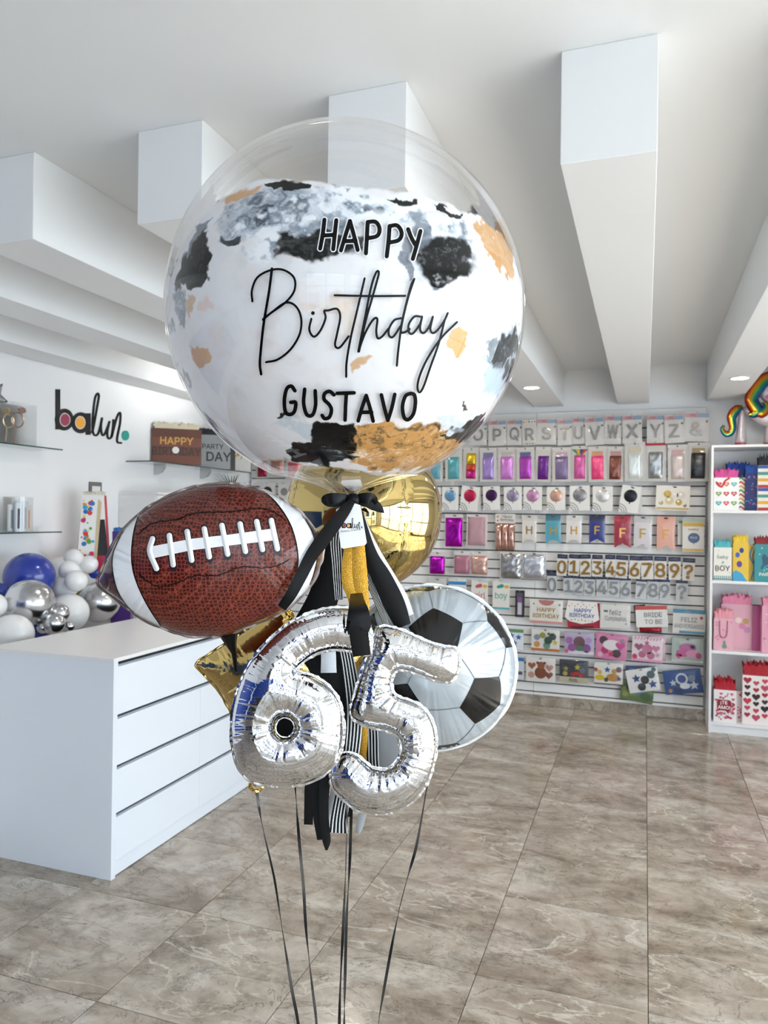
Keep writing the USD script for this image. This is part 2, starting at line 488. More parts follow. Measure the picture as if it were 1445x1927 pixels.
def ribbon(pts, D, n=8, thick=0.5, curl=1.5):
    """a flat ribbon through (x, y, width, raise) photograph points at depth D; returns mesh and uv"""
    q = spline(pts, n)
    t = np.gradient(q[:, :2], axis=0); t /= np.linalg.norm(t, axis=1, keepdims=True) + 1e-9
    nr = np.c_[-t[:, 1], t[:, 0]]
    cols = np.linspace(-0.5, 0.5, 5)
    N, K = len(q), len(cols)
    xy = q[:, None, :2] + nr[:, None] * cols[None, :, None] * q[:, 2][:, None, None]
    hh = q[:, 3][:, None] + curl * (1 - (2 * cols[None]) ** 2)
    along = np.r_[0, np.cumsum(np.linalg.norm(np.diff(q[:, :2], axis=0), axis=1))]
    uv = np.stack(np.broadcast_arrays(cols[None] + 0.5, along[:, None] / 100), -1).reshape(-1, 2)
    a = flat(xy.reshape(-1, 2), D, hh.ravel()); b = flat(xy.reshape(-1, 2), D, hh.ravel() - thick)
    f = []
    for i in range(N - 1):
        for j in range(K - 1):
            c = i * K + j
            f += [(c, c + K, c + K + 1), (c, c + K + 1, c + 1)]
    f = np.array(f)
    # orientation towards the viewer
    nn = np.cross(a[f[0, 1]] - a[f[0, 0]], a[f[0, 2]] - a[f[0, 0]])
    if nn @ FW > 0:
        f = f[:, ::-1]
    return (np.vstack([a, b]), np.vstack([f, f[:, ::-1] + len(a)])), np.vstack([uv, uv])


def textm(s, h, depth=0.0015, bold=False, center=True, squeeze=1.0):
    m = meshkit.text_mesh(s, h, depth, bold)
    m.apply_scale([squeeze, 1, 1])
    if center:
        c = m.bounds.mean(0)
        m.apply_translation([-c[0], -c[1], 0])
    return m

# ------------------------------------------------------------------ the room
# floor: square marble tiles laid along the shop's axes
TX0, TW, TY0, TH = 0.028, 0.599, 2.7175, 0.6077
fl = struct('floor')
part(fl, 'grout_bed', bx(XL - 0.1, XR + 0.1, YF, YB + 0.1, -0.08, -0.0045), GROUT)
for i in range(-7, 6):
    for j in range(-9, 7):
        x0, x1, y0, y1 = TX0 + i * TW, TX0 + (i + 1) * TW, TY0 + j * TH, TY0 + (j + 1) * TH
        x0, x1, y0, y1 = max(x0, XL), min(x1, XR), max(y0, YF), min(y1, YB)
        if x1 - x0 < 0.05 or y1 - y0 < 0.05:
            continue
        g = 0.0014
        part(fl, 'tile', bx(x0 + g, x1 - g, y0 + g, y1 - g, -0.03, 0.0, 0.0012), TILE, smooth=False)
ce = struct('ceiling')
part(ce, 'ceiling_slab', bx(XL - 0.2, XR + 0.2, YF - 0.2, YB + 0.2, ZC, ZC + 0.15), CEIL)
for k in range(-5, 5):
    r = 0.021 + k * 0.7155
    part(ce, 'beam', bx(max(r - 0.258, XL + 0.001), r, Y1, YB, ZB, ZC, 0.002), CEIL)
w = struct('wall_left')
part(w, 'plaster', bx(XL - 0.15, XL, YF, YB + 0.15, 0, ZC), WALL)
part(w, 'blue_panel', bx(XL + 0.001, XL + 0.03, -2.3, 1.3, 0.35, 1.75, 0.004), M('royal_blue_panel', (0.02, 0.06, 0.32), 0.4))
w = struct('wall_back')
part(w, 'plaster', bx(XL - 0.15, XR + 0.15, YB + 0.0125, YB + 0.16, 0, ZC), WALL)
w = struct('wall_right')
part(w, 'plaster', [bx(XR, XR + 0.15, YF, -2.2, 0, ZC), bx(XR, XR + 0.15, 4.6, YB + 0.15, 0, ZC), bx(XR, XR + 0.15, -2.2, 4.6, 2.5, ZC)], WALL)
ALU = M('grey_aluminium', (0.10, 0.105, 0.11), 0.35)
wn = struct('window_2')
for z0, z1 in ((0.0, 0.08), (2.42, 2.5), (1.0, 1.06)):
    part(wn, 'rail', bx(XR + 0.05, XR + 0.11, -2.2, 4.6, z0, z1), ALU)
for y in (-2.2, -0.86, 0.5, 1.84, 3.2, 4.54):
    part(wn, 'stile', bx(XR + 0.049, XR + 0.111, y, y + 0.06, 0, 2.5), ALU)
part(wn, 'pane', bx(XR + 0.077, XR + 0.083, -2.15, 4.55, 0.07, 2.43), PANE)
w = struct('wall_front')
OPEN = [(-0.55, 1.05), (1.2, 2.9)]
part(w, 'plaster', [bx(XL - 0.15, -0.55, YF - 0.18, YF, 0, ZC), bx(1.05, 1.2, YF - 0.18, YF, 0, ZC), bx(2.9, XR + 0.15, YF - 0.18, YF, 0, ZC), bx(-0.55, 2.9, YF - 0.18, YF, 2.62, ZC)], WALL)
for k, (a, b) in enumerate(OPEN):
    wn = struct('window_1' if k == 0 else 'door_1')
    for z0, z1 in ((0.0, 0.07), (2.55, 2.62), (2.05, 2.12), (1.0, 1.08)):
        part(wn, 'rail', bx(a, b, YF - 0.12, YF - 0.06, z0, z1), ALU)
    for x in (a, (a + b) / 2 - 0.03, b - 0.06):
        part(wn, 'stile', bx(x, x + 0.06, YF - 0.121, YF - 0.059, 0, 2.62), ALU)
    for xp, zp, wp, hp, cl in ((0.12, 1.25, 0.42, 0.6, '1c3f9c'), (0.95, 1.35, 0.35, 0.5, '2a2d33'), (0.95, 0.3, 0.5, 0.5, 'c9ccd2')):
        part(wn, 'window_poster', bx(a + xp, a + xp + wp, YF - 0.0865, YF - 0.0855, zp, zp + hp), paint(cl))
    part(wn, 'pane', bx(a + 0.05, b - 0.05, YF - 0.093, YF - 0.087, 0.06, 2.56), PANE)
BLUEP = LOOKS['royal_blue_panel']
part(w, 'blue_panel', bx(-3.6, -0.8, YF + 0.001, YF + 0.03, 0.55, 1.9, 0.004), BLUEP)
part(w, 'dark_panel', bx(-3.6, -0.8, YF + 0.001, YF + 0.03, 0.05, 0.52, 0.004), DARK)
part(w, 'dark_panel', bx(-1.5, -0.8, YF + 0.001, YF + 0.03, 1.93, 2.5, 0.004), DARK)
# the street outside
PAVE = M('street_paving', (0.22, 0.22, 0.22), 0.8)
st = struct('pavement')
part(st, 'slab', [bx(-14, 14, -16, YF - 0.2, -0.2, -0.05), bx(XR + 0.2, 14, YF - 0.2, 8, -0.2, -0.05)], PAVE)
st = struct('wall_opposite')
part(st, 'render', bx(-14, 14, -16.4, -16, -0.05, 4.2), M('street_render', (0.62, 0.60, 0.56), 0.8))
part(st, 'blue_dado', bx(-14, 14, -16.0, -15.96, -0.05, 1.5), M('street_blue', (0.02, 0.07, 0.33), 0.6))
# tiled skirting under the slatwall
sk = struct('baseboard_back')
for i in range(-14, 11):
    x0, x1 = TX0 + i * TW / 2, TX0 + (i + 1) * TW / 2
    if x1 > XL and x0 < XR:
        part(sk, 'tile', bx(max(x0, XL) + 0.001, min(x1, XR) - 0.001, YB - 0.008, YB + 0.012, 0.001, 0.0955, 0.001), TILE, smooth=False)

# recessed ceiling lamps in the beam undersides
LAMP = M('lamp_diffuser', (1, 1, 1), 0.5, emission_color=(1, 0.96, 0.9), emission_strength=14.0)
TRIM = M('lamp_trim', (0.8, 0.8, 0.8), 0.4)
LAMPW = 150.0
for X, Y, lab in ((-0.832, 5.745, 'round recessed ceiling lamp in the beam nearer the clear balloon'), (0.615, 5.731, 'round recessed ceiling lamp in the beam above the rainbow unicorn'),
                  (-2.27, 5.74, 'round recessed ceiling lamp behind the clear balloon'), (-0.832, 3.4, 'round recessed ceiling lamp just behind the clear balloon'), (-2.27, 3.4, 'round recessed ceiling lamp over the counter'), (0.615, 3.4, 'round recessed ceiling lamp over the open floor')):
    c = np.array([X, Y, ZB])
    t = thing('downlight', lab, 'ceiling lamp', c, 'recessed ceiling lamps')
    prof = np.array([[0.058, 0.0], [0.068, 0.0], [0.070, -0.004], [0.058, -0.006], [0.056, -0.003]])
    m = trimesh.creation.revolve(np.vstack([prof, prof[:1]]), sections=36); m.apply_translation(c)
    part(t, 'trim_ring', m, TRIM)
    m = trimesh.creation.cylinder(radius=0.056, height=0.004, sections=36); m.apply_translation(c - [0, 0, 0.0025])
    part(t, 'diffuser', m, LAMP)
    dl = UsdLux.DiskLight.Define(stage, t.path + '/lamp'); dl.CreateRadiusAttr(0.055); dl.CreateIntensityAttr(LAMPW); dl.CreateColorAttr(Gf.Vec3f(1.0, 0.93, 0.83))
    UsdGeom.Xformable(dl).AddTranslateOp().Set(Gf.Vec3d(0, 0, -0.008))
# spotlight on a rod that washes the beams in the far left corner
c = np.array([-2.26, 5.55, 2.36])
aim = np.array([-3.2, 5.3, 3.05]) - c; aim /= np.linalg.norm(aim)
t = thing('ceiling_spotlight', 'small white spotlight on a rod behind the clear balloon aimed at the left beams', 'ceiling lamp', c)
part(t, 'rod', tube([c, np.array([c[0], c[1], ZB - 0.001])], 0.006, 8), TRIM)
part(t, 'hood', tube([c - aim * 0.05, c + aim * 0.12], 0.055, 20, cap=False), TRIM)
part(t, 'back', tube([c - aim * 0.06, c - aim * 0.045], np.array([0.03, 0.055]), 20), TRIM)
dl = UsdLux.DiskLight.Define(stage, t.path + '/lamp'); dl.CreateRadiusAttr(0.045); dl.CreateIntensityAttr(1800.0); dl.CreateColorAttr(Gf.Vec3f(1.0, 0.98, 0.95))
zx = np.cross([0, 0, 1.0], -aim); zx /= np.linalg.norm(zx); zy = np.cross(-aim, zx)
UsdGeom.Xformable(dl).AddTransformOp().Set(Gf.Matrix4d(*[float(q) for row in ([*zx, 0], [*zy, 0], [*(-aim), 0], [*(aim * 0.02), 1]) for q in row]))

# ------------------------------------------------------------------ slatwall on the back wall
SB, ST, SR = 0.0976, 2.6315, 0.476
sw = thing('slatwall', 'white slatted display wall covering the back of the shop', 'slatwall', (0, YB, 0))
part(sw, 'backing', bx(XL + 0.02, SR, YB - 0.004, YB + 0.012, SB, ST), DARK)
PITCH = 0.0838
zs = at(1200, 915.1, Y=YB - 0.014)[2]
k0 = int((zs - SB) / PITCH)
edges = [SB] + [zs + (i - k0) * PITCH for i in range(0, 60) if SB + 0.02 < zs + (i - k0) * PITCH < 2.52] + [ST]
joints = [XL + 0.02, -2.33, -0.93, SR]
HALF = 0.0055
for a, b in zip(joints[:-1], joints[1:]):
    for z0, z1 in zip(edges[:-1], edges[1:]):
        part(sw, 'slat', bx(a + 0.0012, b - 0.0012, YB - 0.018, YB - 0.003, z0 + (HALF if z0 > SB else 0), z1 - (HALF if z1 < ST else 0), 0.0015), SLAT, smooth=False)
# ------------------------------------------------------------------ white counter with drawers
CX, CY, CHh, CL, CE = -2.2896, 2.814, 1.016, -3.05, 4.38
ct = thing('counter', 'white laminate counter with long drawer fronts left of the balloon bouquet', 'counter', ((CX + CL) / 2, (CY + CE) / 2, 0))
part(ct, 'end_panel', bx(CL, CX, CY, CY + 0.018, 0.0, CHh - 0.018, 0.0012), LAM)
part(ct, 'end_panel', bx(CL, CX - 0.02, CE - 0.018, CE, 0.0, CHh - 0.018, 0.0012), LAM)
part(ct, 'top', bx(CL, CX, CY - 0.001, CE, CHh - 0.018, CHh, 0.0015), LAM2)
part(ct, 'carcass', bx(CL, CX - 0.03, CY + 0.018, CE - 0.018, 0.05, CHh - 0.019), DARK)
part(ct, 'edge_strip', bx(CX - 0.028, CX - 0.0006, CY + 0.0182, CY + 0.030, 0.0, CHh - 0.0185), LAM)
part(ct, 'plinth', bx(CX - 0.03, CX - 0.012, CY + 0.0182, CE - 0.019, 0.004, 0.072), LAM)
RAIL = M('drawer_rail', (0.30, 0.33, 0.37), 0.4)
cz = [0.078, 0.298, 0.518, 0.752, CHh - 0.021]
seam = at(376, 1400, X=CX)[1]
for k in range(4):
    for a, b in ((CY + 0.031, seam - 0.001), (seam + 0.001, CE - 0.02)):
        d = part(ct, 'drawer', bx(CX - 0.022, CX - 0.001, a, b, cz[k], cz[k + 1] - 0.020, 0.001), LAM)
        part(d, 'finger_rail', bx(CX - 0.022, CX - 0.008, a, b, cz[k + 1] - 0.0195, cz[k + 1] - 0.012), RAIL)

# ------------------------------------------------------------------ the big clear balloon
DB = 1.36
BC = at(652, 593, D=DB)
BR = 330.5 * DB / F
bub = thing('bubble_balloon', 'large clear bubble balloon with black, white and gold paint reading HAPPY Birthday GUSTAVO', 'balloon', BC)


def bubble_skin(R, rows=150, cols=220, tail=True):
    th = np.linspace(0, np.pi, rows + 1)
    v, base = [], np.array([0, 0, -1.0])
    ph = np.linspace(0, 2 * np.pi, cols, endpoint=False)
    for t in th:
        r, z = R * math.sin(t), R * math.cos(t)
        fold = np.zeros(cols)
        if t > 2.72:
            k = (t - 2.72) / (np.pi - 2.72)
            r = R * math.sin(2.72) * (1 - k) ** 1.25 + 0.006 * min(1, k * 2)
            z = R * math.cos(2.72) - 0.028 * R / 0.32 * (k * 1.0 + 0.6 * k ** 3)
            fold = 0.035 * k * (1 - k) * 3.0 * np.sin(ph * 17 + np.sin(ph * 3) * 2) * r
        v.append(np.c_[(r + fold) * np.cos(ph), (r + fold) * np.sin(ph), np.full(cols, z)])
    v = np.vstack(v)
    i, j = np.meshgrid(np.arange(rows), np.arange(cols), indexing='ij')
    k = (j + 1) % cols
    a, b, c, d = i * cols + j, i * cols + k, (i + 1) * cols + k, (i + 1) * cols + j
    f = np.stack([a, d, c, b], -1).reshape(-1, 4)
    return v, np.vstack([f[:, :3], f[:, [0, 2, 3]]])


v, f = bubble_skin(BR)
part(bub, 'clear_skin', (v + BC, f), GLASSM, smooth=True)


def on_ball(p, R):
    """photograph points carried along their sight lines to the front of the ball"""
    p = np.asarray(p, float)
    d = FW + RT * ((p[:, :1] - 722.5) / F) - UP * ((p[:, 1:2] - 963.5) / F)
    o = EYE - BC
    a = (d * d).sum(1); b = 2 * d @ o; c = o @ o - R * R
    disc = np.maximum(b * b - 4 * a * c, 0)
    return EYE + d * ((-b - np.sqrt(disc)) / (2 * a))[:, None]


def zc(p):
    return np.asarray(p, float) / 2.0643 + np.array([300.0, 250.0])


# paint on the inside: a dense shell with colour and cover at each point
def paint_shell():
    R = BR * 0.988
    axis = EYE - BC; axis /= np.linalg.norm(axis)
    ex = np.cross(UP, axis); ex /= np.linalg.norm(ex); ey = np.cross(axis, ex)
    th = np.r_[np.linspace(0.0, 1.80, 400), np.linspace(1.83, np.pi, 50)]
    cols = 1000
    ph = np.linspace(0, 2 * np.pi, cols, endpoint=False)
    T_, P_ = np.meshgrid(th, ph, indexing='ij')
    d = (np.cos(T_)[..., None] * axis + np.sin(T_)[..., None] * (np.cos(P_)[..., None] * ex + np.sin(P_)[..., None] * ey)).reshape(-1, 3)
    v = BC + R * d
    i, j = np.meshgrid(np.arange(len(th) - 1), np.arange(cols), indexing='ij')
    k = (j + 1) % cols
    f = np.stack([i * cols + j, (i + 1) * cols + j, (i + 1) * cols + k, i * cols + k], -1).reshape(-1, 4)
    f = np.vstack([f[:, :3], f[:, [0, 2, 3]]])
    # ball coordinates in zoom points, centred like the photograph
    q = v - EYE
    z = q @ FW
    px = np.c_[722.5 + F * (q @ RT) / z, 963.5 - F * (q @ UP) / z]
    c0 = (px - [300.0, 250.0]) * 2.0643
    front = (T_.ravel() < 1.80)
    s = d * 3.0
    W1 = np.c_[meshkit.fbm(s * 1.8, 4, 11), meshkit.fbm(s * 1.8 + 7, 4, 12)] - 0.5
    W2 = np.c_[meshkit.fbm(s * 6, 4, 13), meshkit.fbm(s * 6 + 5, 4, 14)] - 0.5
    c = c0 + W1 * 105 + W2 * 62
    sw1 = meshkit.fbm(s * 3.2 + np.c_[W1, W1[:, :1]] * 5, 5, 21)           # smoke
    sw2 = meshkit.fbm(np.c_[s[:, 0] * 2, s[:, 1] * 2, s[:, 2] * 3.5] + np.c_[W2, W2[:, :1]] * 4, 5, 22)
    ridged = 1 - np.abs(meshkit.fbm(s * 2.1 + np.c_[W1, W2[:, :1]] * 4.5, 4, 23) - 0.5) * 5
    col = np.ones((len(v), 3)) * np.array([0.80, 0.80, 0.815])
    pinkish = np.clip((sw1 - 0.45) * 4, 0, 1)[:, None]
    col = col * (1 - 0.6 * pinkish) + np.array([0.80, 0.74, 0.72]) * 0.6 * pinkish
    cov = np.ones(len(v))

    def sdf(poly, w=None):
        P = Polygon(poly)
        cc = c if w is None else c0 + (c - c0) * w
        pts = shapely.points(cc)
        near = np.zeros(len(cc), bool)
        x0, y0, x1, y1 = P.bounds
        m = front & (cc[:, 0] > x0 - 90) & (cc[:, 0] < x1 + 90) & (cc[:, 1] > y0 - 90) & (cc[:, 1] < y1 + 90)
        out = np.full(len(cc), 99.0)
        shapely.prepare(P)
        idx = np.nonzero(m)[0]
        ring = P.exterior
        n = max(int(ring.length / 3), 12)
        rp = np.array([ring.interpolate(t / n, normalized=True).coords[0] for t in range(n)])
        dd, _ = cKDTree(rp).query(cc[idx])
        ins = shapely.contains_xy(P, cc[idx, 0], cc[idx, 1])
        out[idx] = np.where(ins, -dd, dd)
        return out

    def lay(poly, colour, soft=14, op=1.0, tex=0.0, w=None):
        nonlocal col
        a = np.clip(0.5 - sdf(poly, w) / (soft * 0.6), 0, 1)
        a = a * a * (3 - 2 * a)
        if tex:
            a = a * np.clip(1 - tex + tex * 2.4 * (sw2 - 0.28) * 2, 0, 1)
        a = (a * op)[:, None]
        col = col * (1 - a) + np.asarray(colour) * a

    blk, gold, gry, gry2, lite = (0.002, 0.002, 0.0022), (0.56, 0.29, 0.085), (0.36, 0.41, 0.47), (0.16, 0.19, 0.23), (0.80, 0.84, 0.88)
    # broad smoky grey over the upper half
    smoke = [(385, 200), (600, 205), (760, 215), (900, 245), (1180, 320), (1235, 540), (1010, 560), (990, 360), (830, 310), (700, 400), (470, 425), (440, 495), (330, 480), (370, 420), (255, 410), (255, 300), (330, 240)]
    k = np.clip(0.5 - sdf(smoke) / 36, 0, 1)
    bil = meshkit.fbm(s * 1.15 + np.c_[W1, W2[:, :1]] * 2.4 + 17, 4, 23)
    tt_ = np.clip((bil - 0.34) / 0.33, 0, 1)
    shade = np.stack([np.interp(tt_, [0, 0.22, 0.45, 0.62, 0.8, 1], q) for q in ((0.03, 0.13, 0.36, 0.62, 0.80, 0.88), (0.035, 0.155, 0.41, 0.67, 0.83, 0.89), (0.045, 0.19, 0.47, 0.73, 0.86, 0.91))], 1)
    edge_ = np.clip(1 - np.abs(meshkit.fbm(s * 1.5 + np.c_[W1, W1[:, :1]] * 3 + 5, 3, 24) - 0.5) * 8, 0, 1)[:, None] * 0.5
    shade = shade * (1 - edge_) + np.array(lite) * edge_
    a = k[:, None]
    col = col * (1 - a) + shade * a
    for pl, cl, so, op, tx in [
        ([(385, 175), (480, 168), (600, 182), (590, 200), (530, 218), (450, 212), (398, 205)], blk, 10, 1, 0),
        ([(670, 196), (745, 200), (740, 214), (680, 212)], blk, 8, 0.9, 0.2),
        ([(880, 230), (1000, 238), (990, 264), (900, 256)], blk, 8, 1, 0.1),
        ([(1072, 266), (1120, 272), (1182, 305), (1160, 320), (1095, 298)], blk, 8, 1, 0),
        ([(455, 400), (600, 392), (790, 400), (770, 470), (620, 502), (540, 462), (460, 458)], blk, 26, 1, 0.1),
        ([(1010, 430), (1090, 380), (1180, 410), (1216, 470), (1215, 560), (1130, 585), (1050, 590), (1020, 520)], blk, 34, 1, 0.35),
        ([(960, 300), (1010, 290), (1050, 420), (1010, 470), (960, 480)], gry2, 30, 0.8, 0.5),
        ([(948, 465), (1000, 470), (985, 560), (960, 560)], gry2, 16, 0.95, 0.2),
        ([(246, 395), (335, 398), (318, 436), (280, 440), (258, 420)], (0.05, 0.06, 0.075), 12, 1, 0.1),
        ([(150, 366), (205, 352), (200, 400), (150, 450), (100, 520), (80, 520), (105, 450)], gry2, 20, 0.95, 0.4),
        ([(195, 395), (185, 520), (140, 590), (78, 625), (55, 600), (85, 510), (140, 440)], blk, 16, 1, 0.05),
        ([(50, 620), (105, 630), (95, 700), (82, 770), (52, 760), (42, 690)], gry2, 24, 0.85, 0.5),
        ([(232, 246), (300, 205), (372, 186), (335, 236), (256, 284)], gold, 26, 0.85, 0.25),
        ([(1238, 332), (1300, 352), (1345, 430), (1376, 560), (1335, 545), (1290, 460), (1252, 410)], gold, 16, 0.95, 0.15),
        ([(570, 655), (700, 625), (765, 640), (740, 690), (600, 690)], (0.74, 0.56, 0.42), 60, 0.55, 0.6),
        ([(690, 650), (765, 640), (770, 745), (720, 760)], (0.80, 0.66, 0.52), 40, 0.5, 0.4),
        ([(738, 905), (815, 858), (832, 868), (790, 915), (742, 940)], gold, 16, 0.8, 0.2),
        ([(1128, 780), (1165, 752), (1205, 800), (1215, 830), (1180, 862), (1135, 838)], (0.62, 0.36, 0.10), 12, 0.95, 0.1),
        ([(132, 832), (195, 832), (208, 885), (172, 908), (148, 895)], (0.66, 0.38, 0.17), 14, 0.85, 0.2),
        ([(105, 640), (140, 632), (135, 680), (112, 725), (98, 700)], gold, 22, 0.7, 0.4),
        ([(168, 655), (205, 650), (200, 690), (175, 700)], (0.76, 0.50, 0.40), 18, 0.5, 0.3),
        ([(1290, 850), (1360, 760), (1400, 790), (1405, 880), (1372, 970), (1310, 1030), (1265, 950)], gry, 26, 0.95, 0.3),
        ([(1330, 800), (1395, 760), (1400, 860), (1330, 900), (1285, 850)], blk, 20, 0.95, 0.5),
        ([(1345, 900), (1395, 880), (1375, 965), (1335, 985)], blk, 16, 0.95, 0.35),
        ([(1270, 870), (1330, 880), (1320, 1010), (1280, 1020)], (0.55, 0.66, 0.74), 24, 0.8, 0.5),
        ([(750, 1150), (900, 1128), (1095, 1138), (1200, 1188), (1150, 1260), (960, 1330), (730, 1312), (740, 1230)], gold, 22, 1, 0.1),
        ([(590, 1105), (700, 1122), (775, 1132), (768, 1230), (735, 1296), (620, 1290), (490, 1268), (512, 1215), (580, 1198)], blk, 14, 1, 0.0),
        ([(1075, 1150), (1170, 1130), (1252, 1086), (1245, 1150), (1210, 1190), (1150, 1182)], blk, 12, 1, 0.05),
        ([(1255, 1120), (1305, 1085), (1300, 1115), (1250, 1165)], gold, 14, 0.85, 0.2),
        ([(425, 1130), (480, 1085), (585, 1110), (588, 1190), (505, 1175)], (0.50, 0.58, 0.64), 24, 0.7, 0.6),
        ([(1085, 1110), (1180, 1065), (1205, 1090), (1180, 1140), (1110, 1140)], (0.52, 0.62, 0.70), 24, 0.7, 0.6),
        ([(440, 1108), (500, 1090), (505, 1104), (450, 1118)], blk, 6, 1, 0),
        ([(1178, 1050), (1196, 1048), (1196, 1066), (1180, 1066)], blk, 6, 1, 0),
        ([(150, 1075), (170, 1078), (330, 1268), (300, 1268), (210, 1180)], blk, 14, 0.95, 0.2),
        ([(78, 905), (100, 925), (118, 985), (100, 985)], gry2, 16, 0.8, 0.4),
    ]:
        lay(pl, cl, so, op, tx)
    # dark threads through the gold and light threads through the black
    gk = np.clip(0.5 - sdf([(750, 1150), (900, 1128), (1095, 1138), (1200, 1188), (1150, 1260), (960, 1330), (730, 1312), (740, 1230)]) / 22, 0, 1)
    st_ = meshkit.fbm(np.c_[d[:, 0] * 5, d[:, 1] * 5, d[:, 2] * 22] + np.c_[W2, W2[:, :1]] * 5, 4, 31)
    a = (gk * np.clip((st_ - 0.56) * 7, 0, 1) * 0.85)[:, None]
    col = col * (1 - a) + np.array((0.10, 0.07, 0.035)) * a
    a = (gk * np.clip((0.42 - st_) * 7, 0, 1) * 0.8)[:, None]
    col = col * (1 - a) + np.array((0.88, 0.76, 0.60)) * a
    # the far side: the same paint in free patches
    fb = meshkit.fbm(s * 1.1 + 40, 4, 51); fb2 = meshkit.fbm(s * 1.1 + 80, 4, 52)
    rear = ~front
    cb = np.where((fb > 0.60)[:, None], np.array(blk), np.where((fb2 > 0.60)[:, None], np.array(gold), np.where((fb < 0.42)[:, None], np.array(gry), col)))
    col[rear] = cb[rear]
    # clear cap above, clear foot below
    up = d @ np.array([0, 0, 1.0])
    n5 = (meshkit.fbm(s * 5, 4, 61) - 0.5) * 70
    ytop = np.interp(c0[:, 0], [45, 60, 100, 200, 300, 385, 600, 750, 880, 1000, 1100, 1180, 1240, 1330, 1380, 1400], [560, 520, 420, 285, 222, 182, 188, 204, 230, 240, 268, 306, 326, 395, 490, 560])
    ybot = np.interp(c0[:, 0], [40, 150, 330, 480, 560, 700, 850, 1000, 1100, 1200, 1300, 1400], [1400, 1400, 1290, 1262, 1290, 1306, 1330, 1330, 1275, 1195, 1090, 1000])
    cf = np.clip((c0[:, 1] + n5 * 0.6 - ytop) / 9 + 0.5, 0, 1) * np.clip((ybot - c0[:, 1] + n5 * 0.4) / 9 + 0.5, 0, 1)
    cr = np.clip((0.66 + n5 / 500 - up) / 0.016 + 0.5, 0, 1) * np.clip((up + 0.5 + n5 / 500) / 0.016 + 0.5, 0, 1)
    cov = np.where(T_.ravel() < np.pi / 2, cf, cr)
    thin = np.clip((meshkit.fbm(s * 3.0, 4, 63) - 0.60) * 6, 0, 1)
    lum = col.mean(1)
    cov = cov * np.where(lum > 0.6, 1 - 0.18 * thin, 1.0)
    return v, f, np.clip(col, 0, 1), cov


PAINTM = usdkit.material(stage, '/World/Looks/balloon_paint', {
    'a': ('attribute', {'attribute': 'tint'}), 'c': ('attribute', {'attribute': 'cover'}),
    'p': ('principled_bsdf', {'roughness': 0.45, 'specular_ior_level': 0.12}),
    'tl': ('translucent_bsdf', {}), 'mx0': ('mix_closure', {'fac': 0.10}),
    't': ('transparent_bsdf', {}), 'mx': ('mix_closure', {})},
    [('a.color', 'p.base_color'), ('a.color', 'tl.color'), ('p.BSDF', 'mx0.closure1'), ('tl.BSDF', 'mx0.closure2'), ('c.fac', 'mx.fac'), ('t.BSDF', 'mx.closure1'), ('mx0.closure', 'mx.closure2')], surface='mx.closure')
pv, pf, pc, pa = paint_shell()
pf = pf[pa[pf].max(1) > 0.01]
ids = np.unique(pf); new = np.zeros(len(pv), int); new[ids] = np.arange(len(ids))
pv, pf, pc, pa = pv[ids], new[pf], pc[ids], pa[ids]
pf = pf[(pf[:, 0] != pf[:, 1]) & (pf[:, 1] != pf[:, 2]) & (pf[:, 2] != pf[:, 0])]
pp = part(bub, 'paint', (pv, pf), PAINTM, smooth=True, tint=pc, label='marbled black, white and gold paint')
UsdGeom.PrimvarsAPI(stage.GetPrimAtPath(pp.path)).CreatePrimvar('cover', Sdf.ValueTypeNames.FloatArray, 'vertex').Set(Vt.FloatArray.FromNumpy(pa.astype(np.float32)))


def on_skin(poly, off, thick=0.0006, s=2.5):
    p, tri, on = grid2d(poly, s)
    a, b = on_ball(p, BR + off + thick), on_ball(p, BR + off)
    n = len(p)
    # rim
    e = np.vstack([tri[:, [0, 1]], tri[:, [1, 2]], tri[:, [2, 0]]])
    key = {}
    for x, y in e:
        key[(x, y)] = 1
    rim = [(x, y) for x, y in key if (y, x) not in key]
    rf = [(y, x, x + n) for x, y in rim] + [(y, x + n, y + n) for x, y in rim]
    return np.vstack([a, b]), np.vstack([tri, tri[:, ::-1] + n, np.array(rf)])


def poly_of(lines, w, n=8):
    return unary_union([stroke(zc(l), w, n) for l in lines])


LET = [
    ('H', [[(641, 337), (634, 395), (624, 450)], [(687, 339), (681, 395), (675, 452)], [(633, 399), (680, 396)]]),
    ('A', [[(705, 457), (722, 400), (740, 342)], [(740, 342), (756, 400), (770, 455)], [(717, 421), (762, 419)]]),
    ('P', [[(809, 346), (806, 405), (802, 468)], [(809, 346), (840, 346), (855, 372), (846, 400), (806, 410)]]),
    ('P', [[(894, 362), (890, 420), (883, 480)], [(894, 362), (924, 360), (941, 388), (930, 416), (890, 427)]]),
    ('Y', [[(966, 374), (978, 405), (992, 432)], [(1014, 381), (1000, 435), (984, 490)]]),
    ('G', [[(526, 1002), (512, 984), (494, 995), (485, 1040), (490, 1085), (508, 1094), (524, 1082), (529, 1048), (510, 1047)]]),
    ('U', [[(564, 996), (560, 1050), (572, 1094), (594, 1096), (606, 1060), (605, 1002)]]),
    ('S', [[(678, 1018), (660, 1004), (641, 1014), (640, 1036), (658, 1054), (668, 1076), (660, 1104), (642, 1110), (632, 1098)]]),
    ('T', [[(690, 1012), (756, 1010)], [(726, 1012), (723, 1060), (721, 1116)]]),
    ('A', [[(772, 1119), (786, 1070), (803, 1020)], [(803, 1020), (818, 1070), (830, 1120)], [(784, 1086), (824, 1085)]]),
    ('V', [[(862, 1018), (874, 1070), (887, 1117)], [(887, 1117), (902, 1070), (914, 1016)]]),
    ('O', [[(978, 1012), (956, 1022), (944, 1062), (950, 1104), (966, 1114), (986, 1092), (994, 1050), (990, 1018), (974, 1012)]]),
]
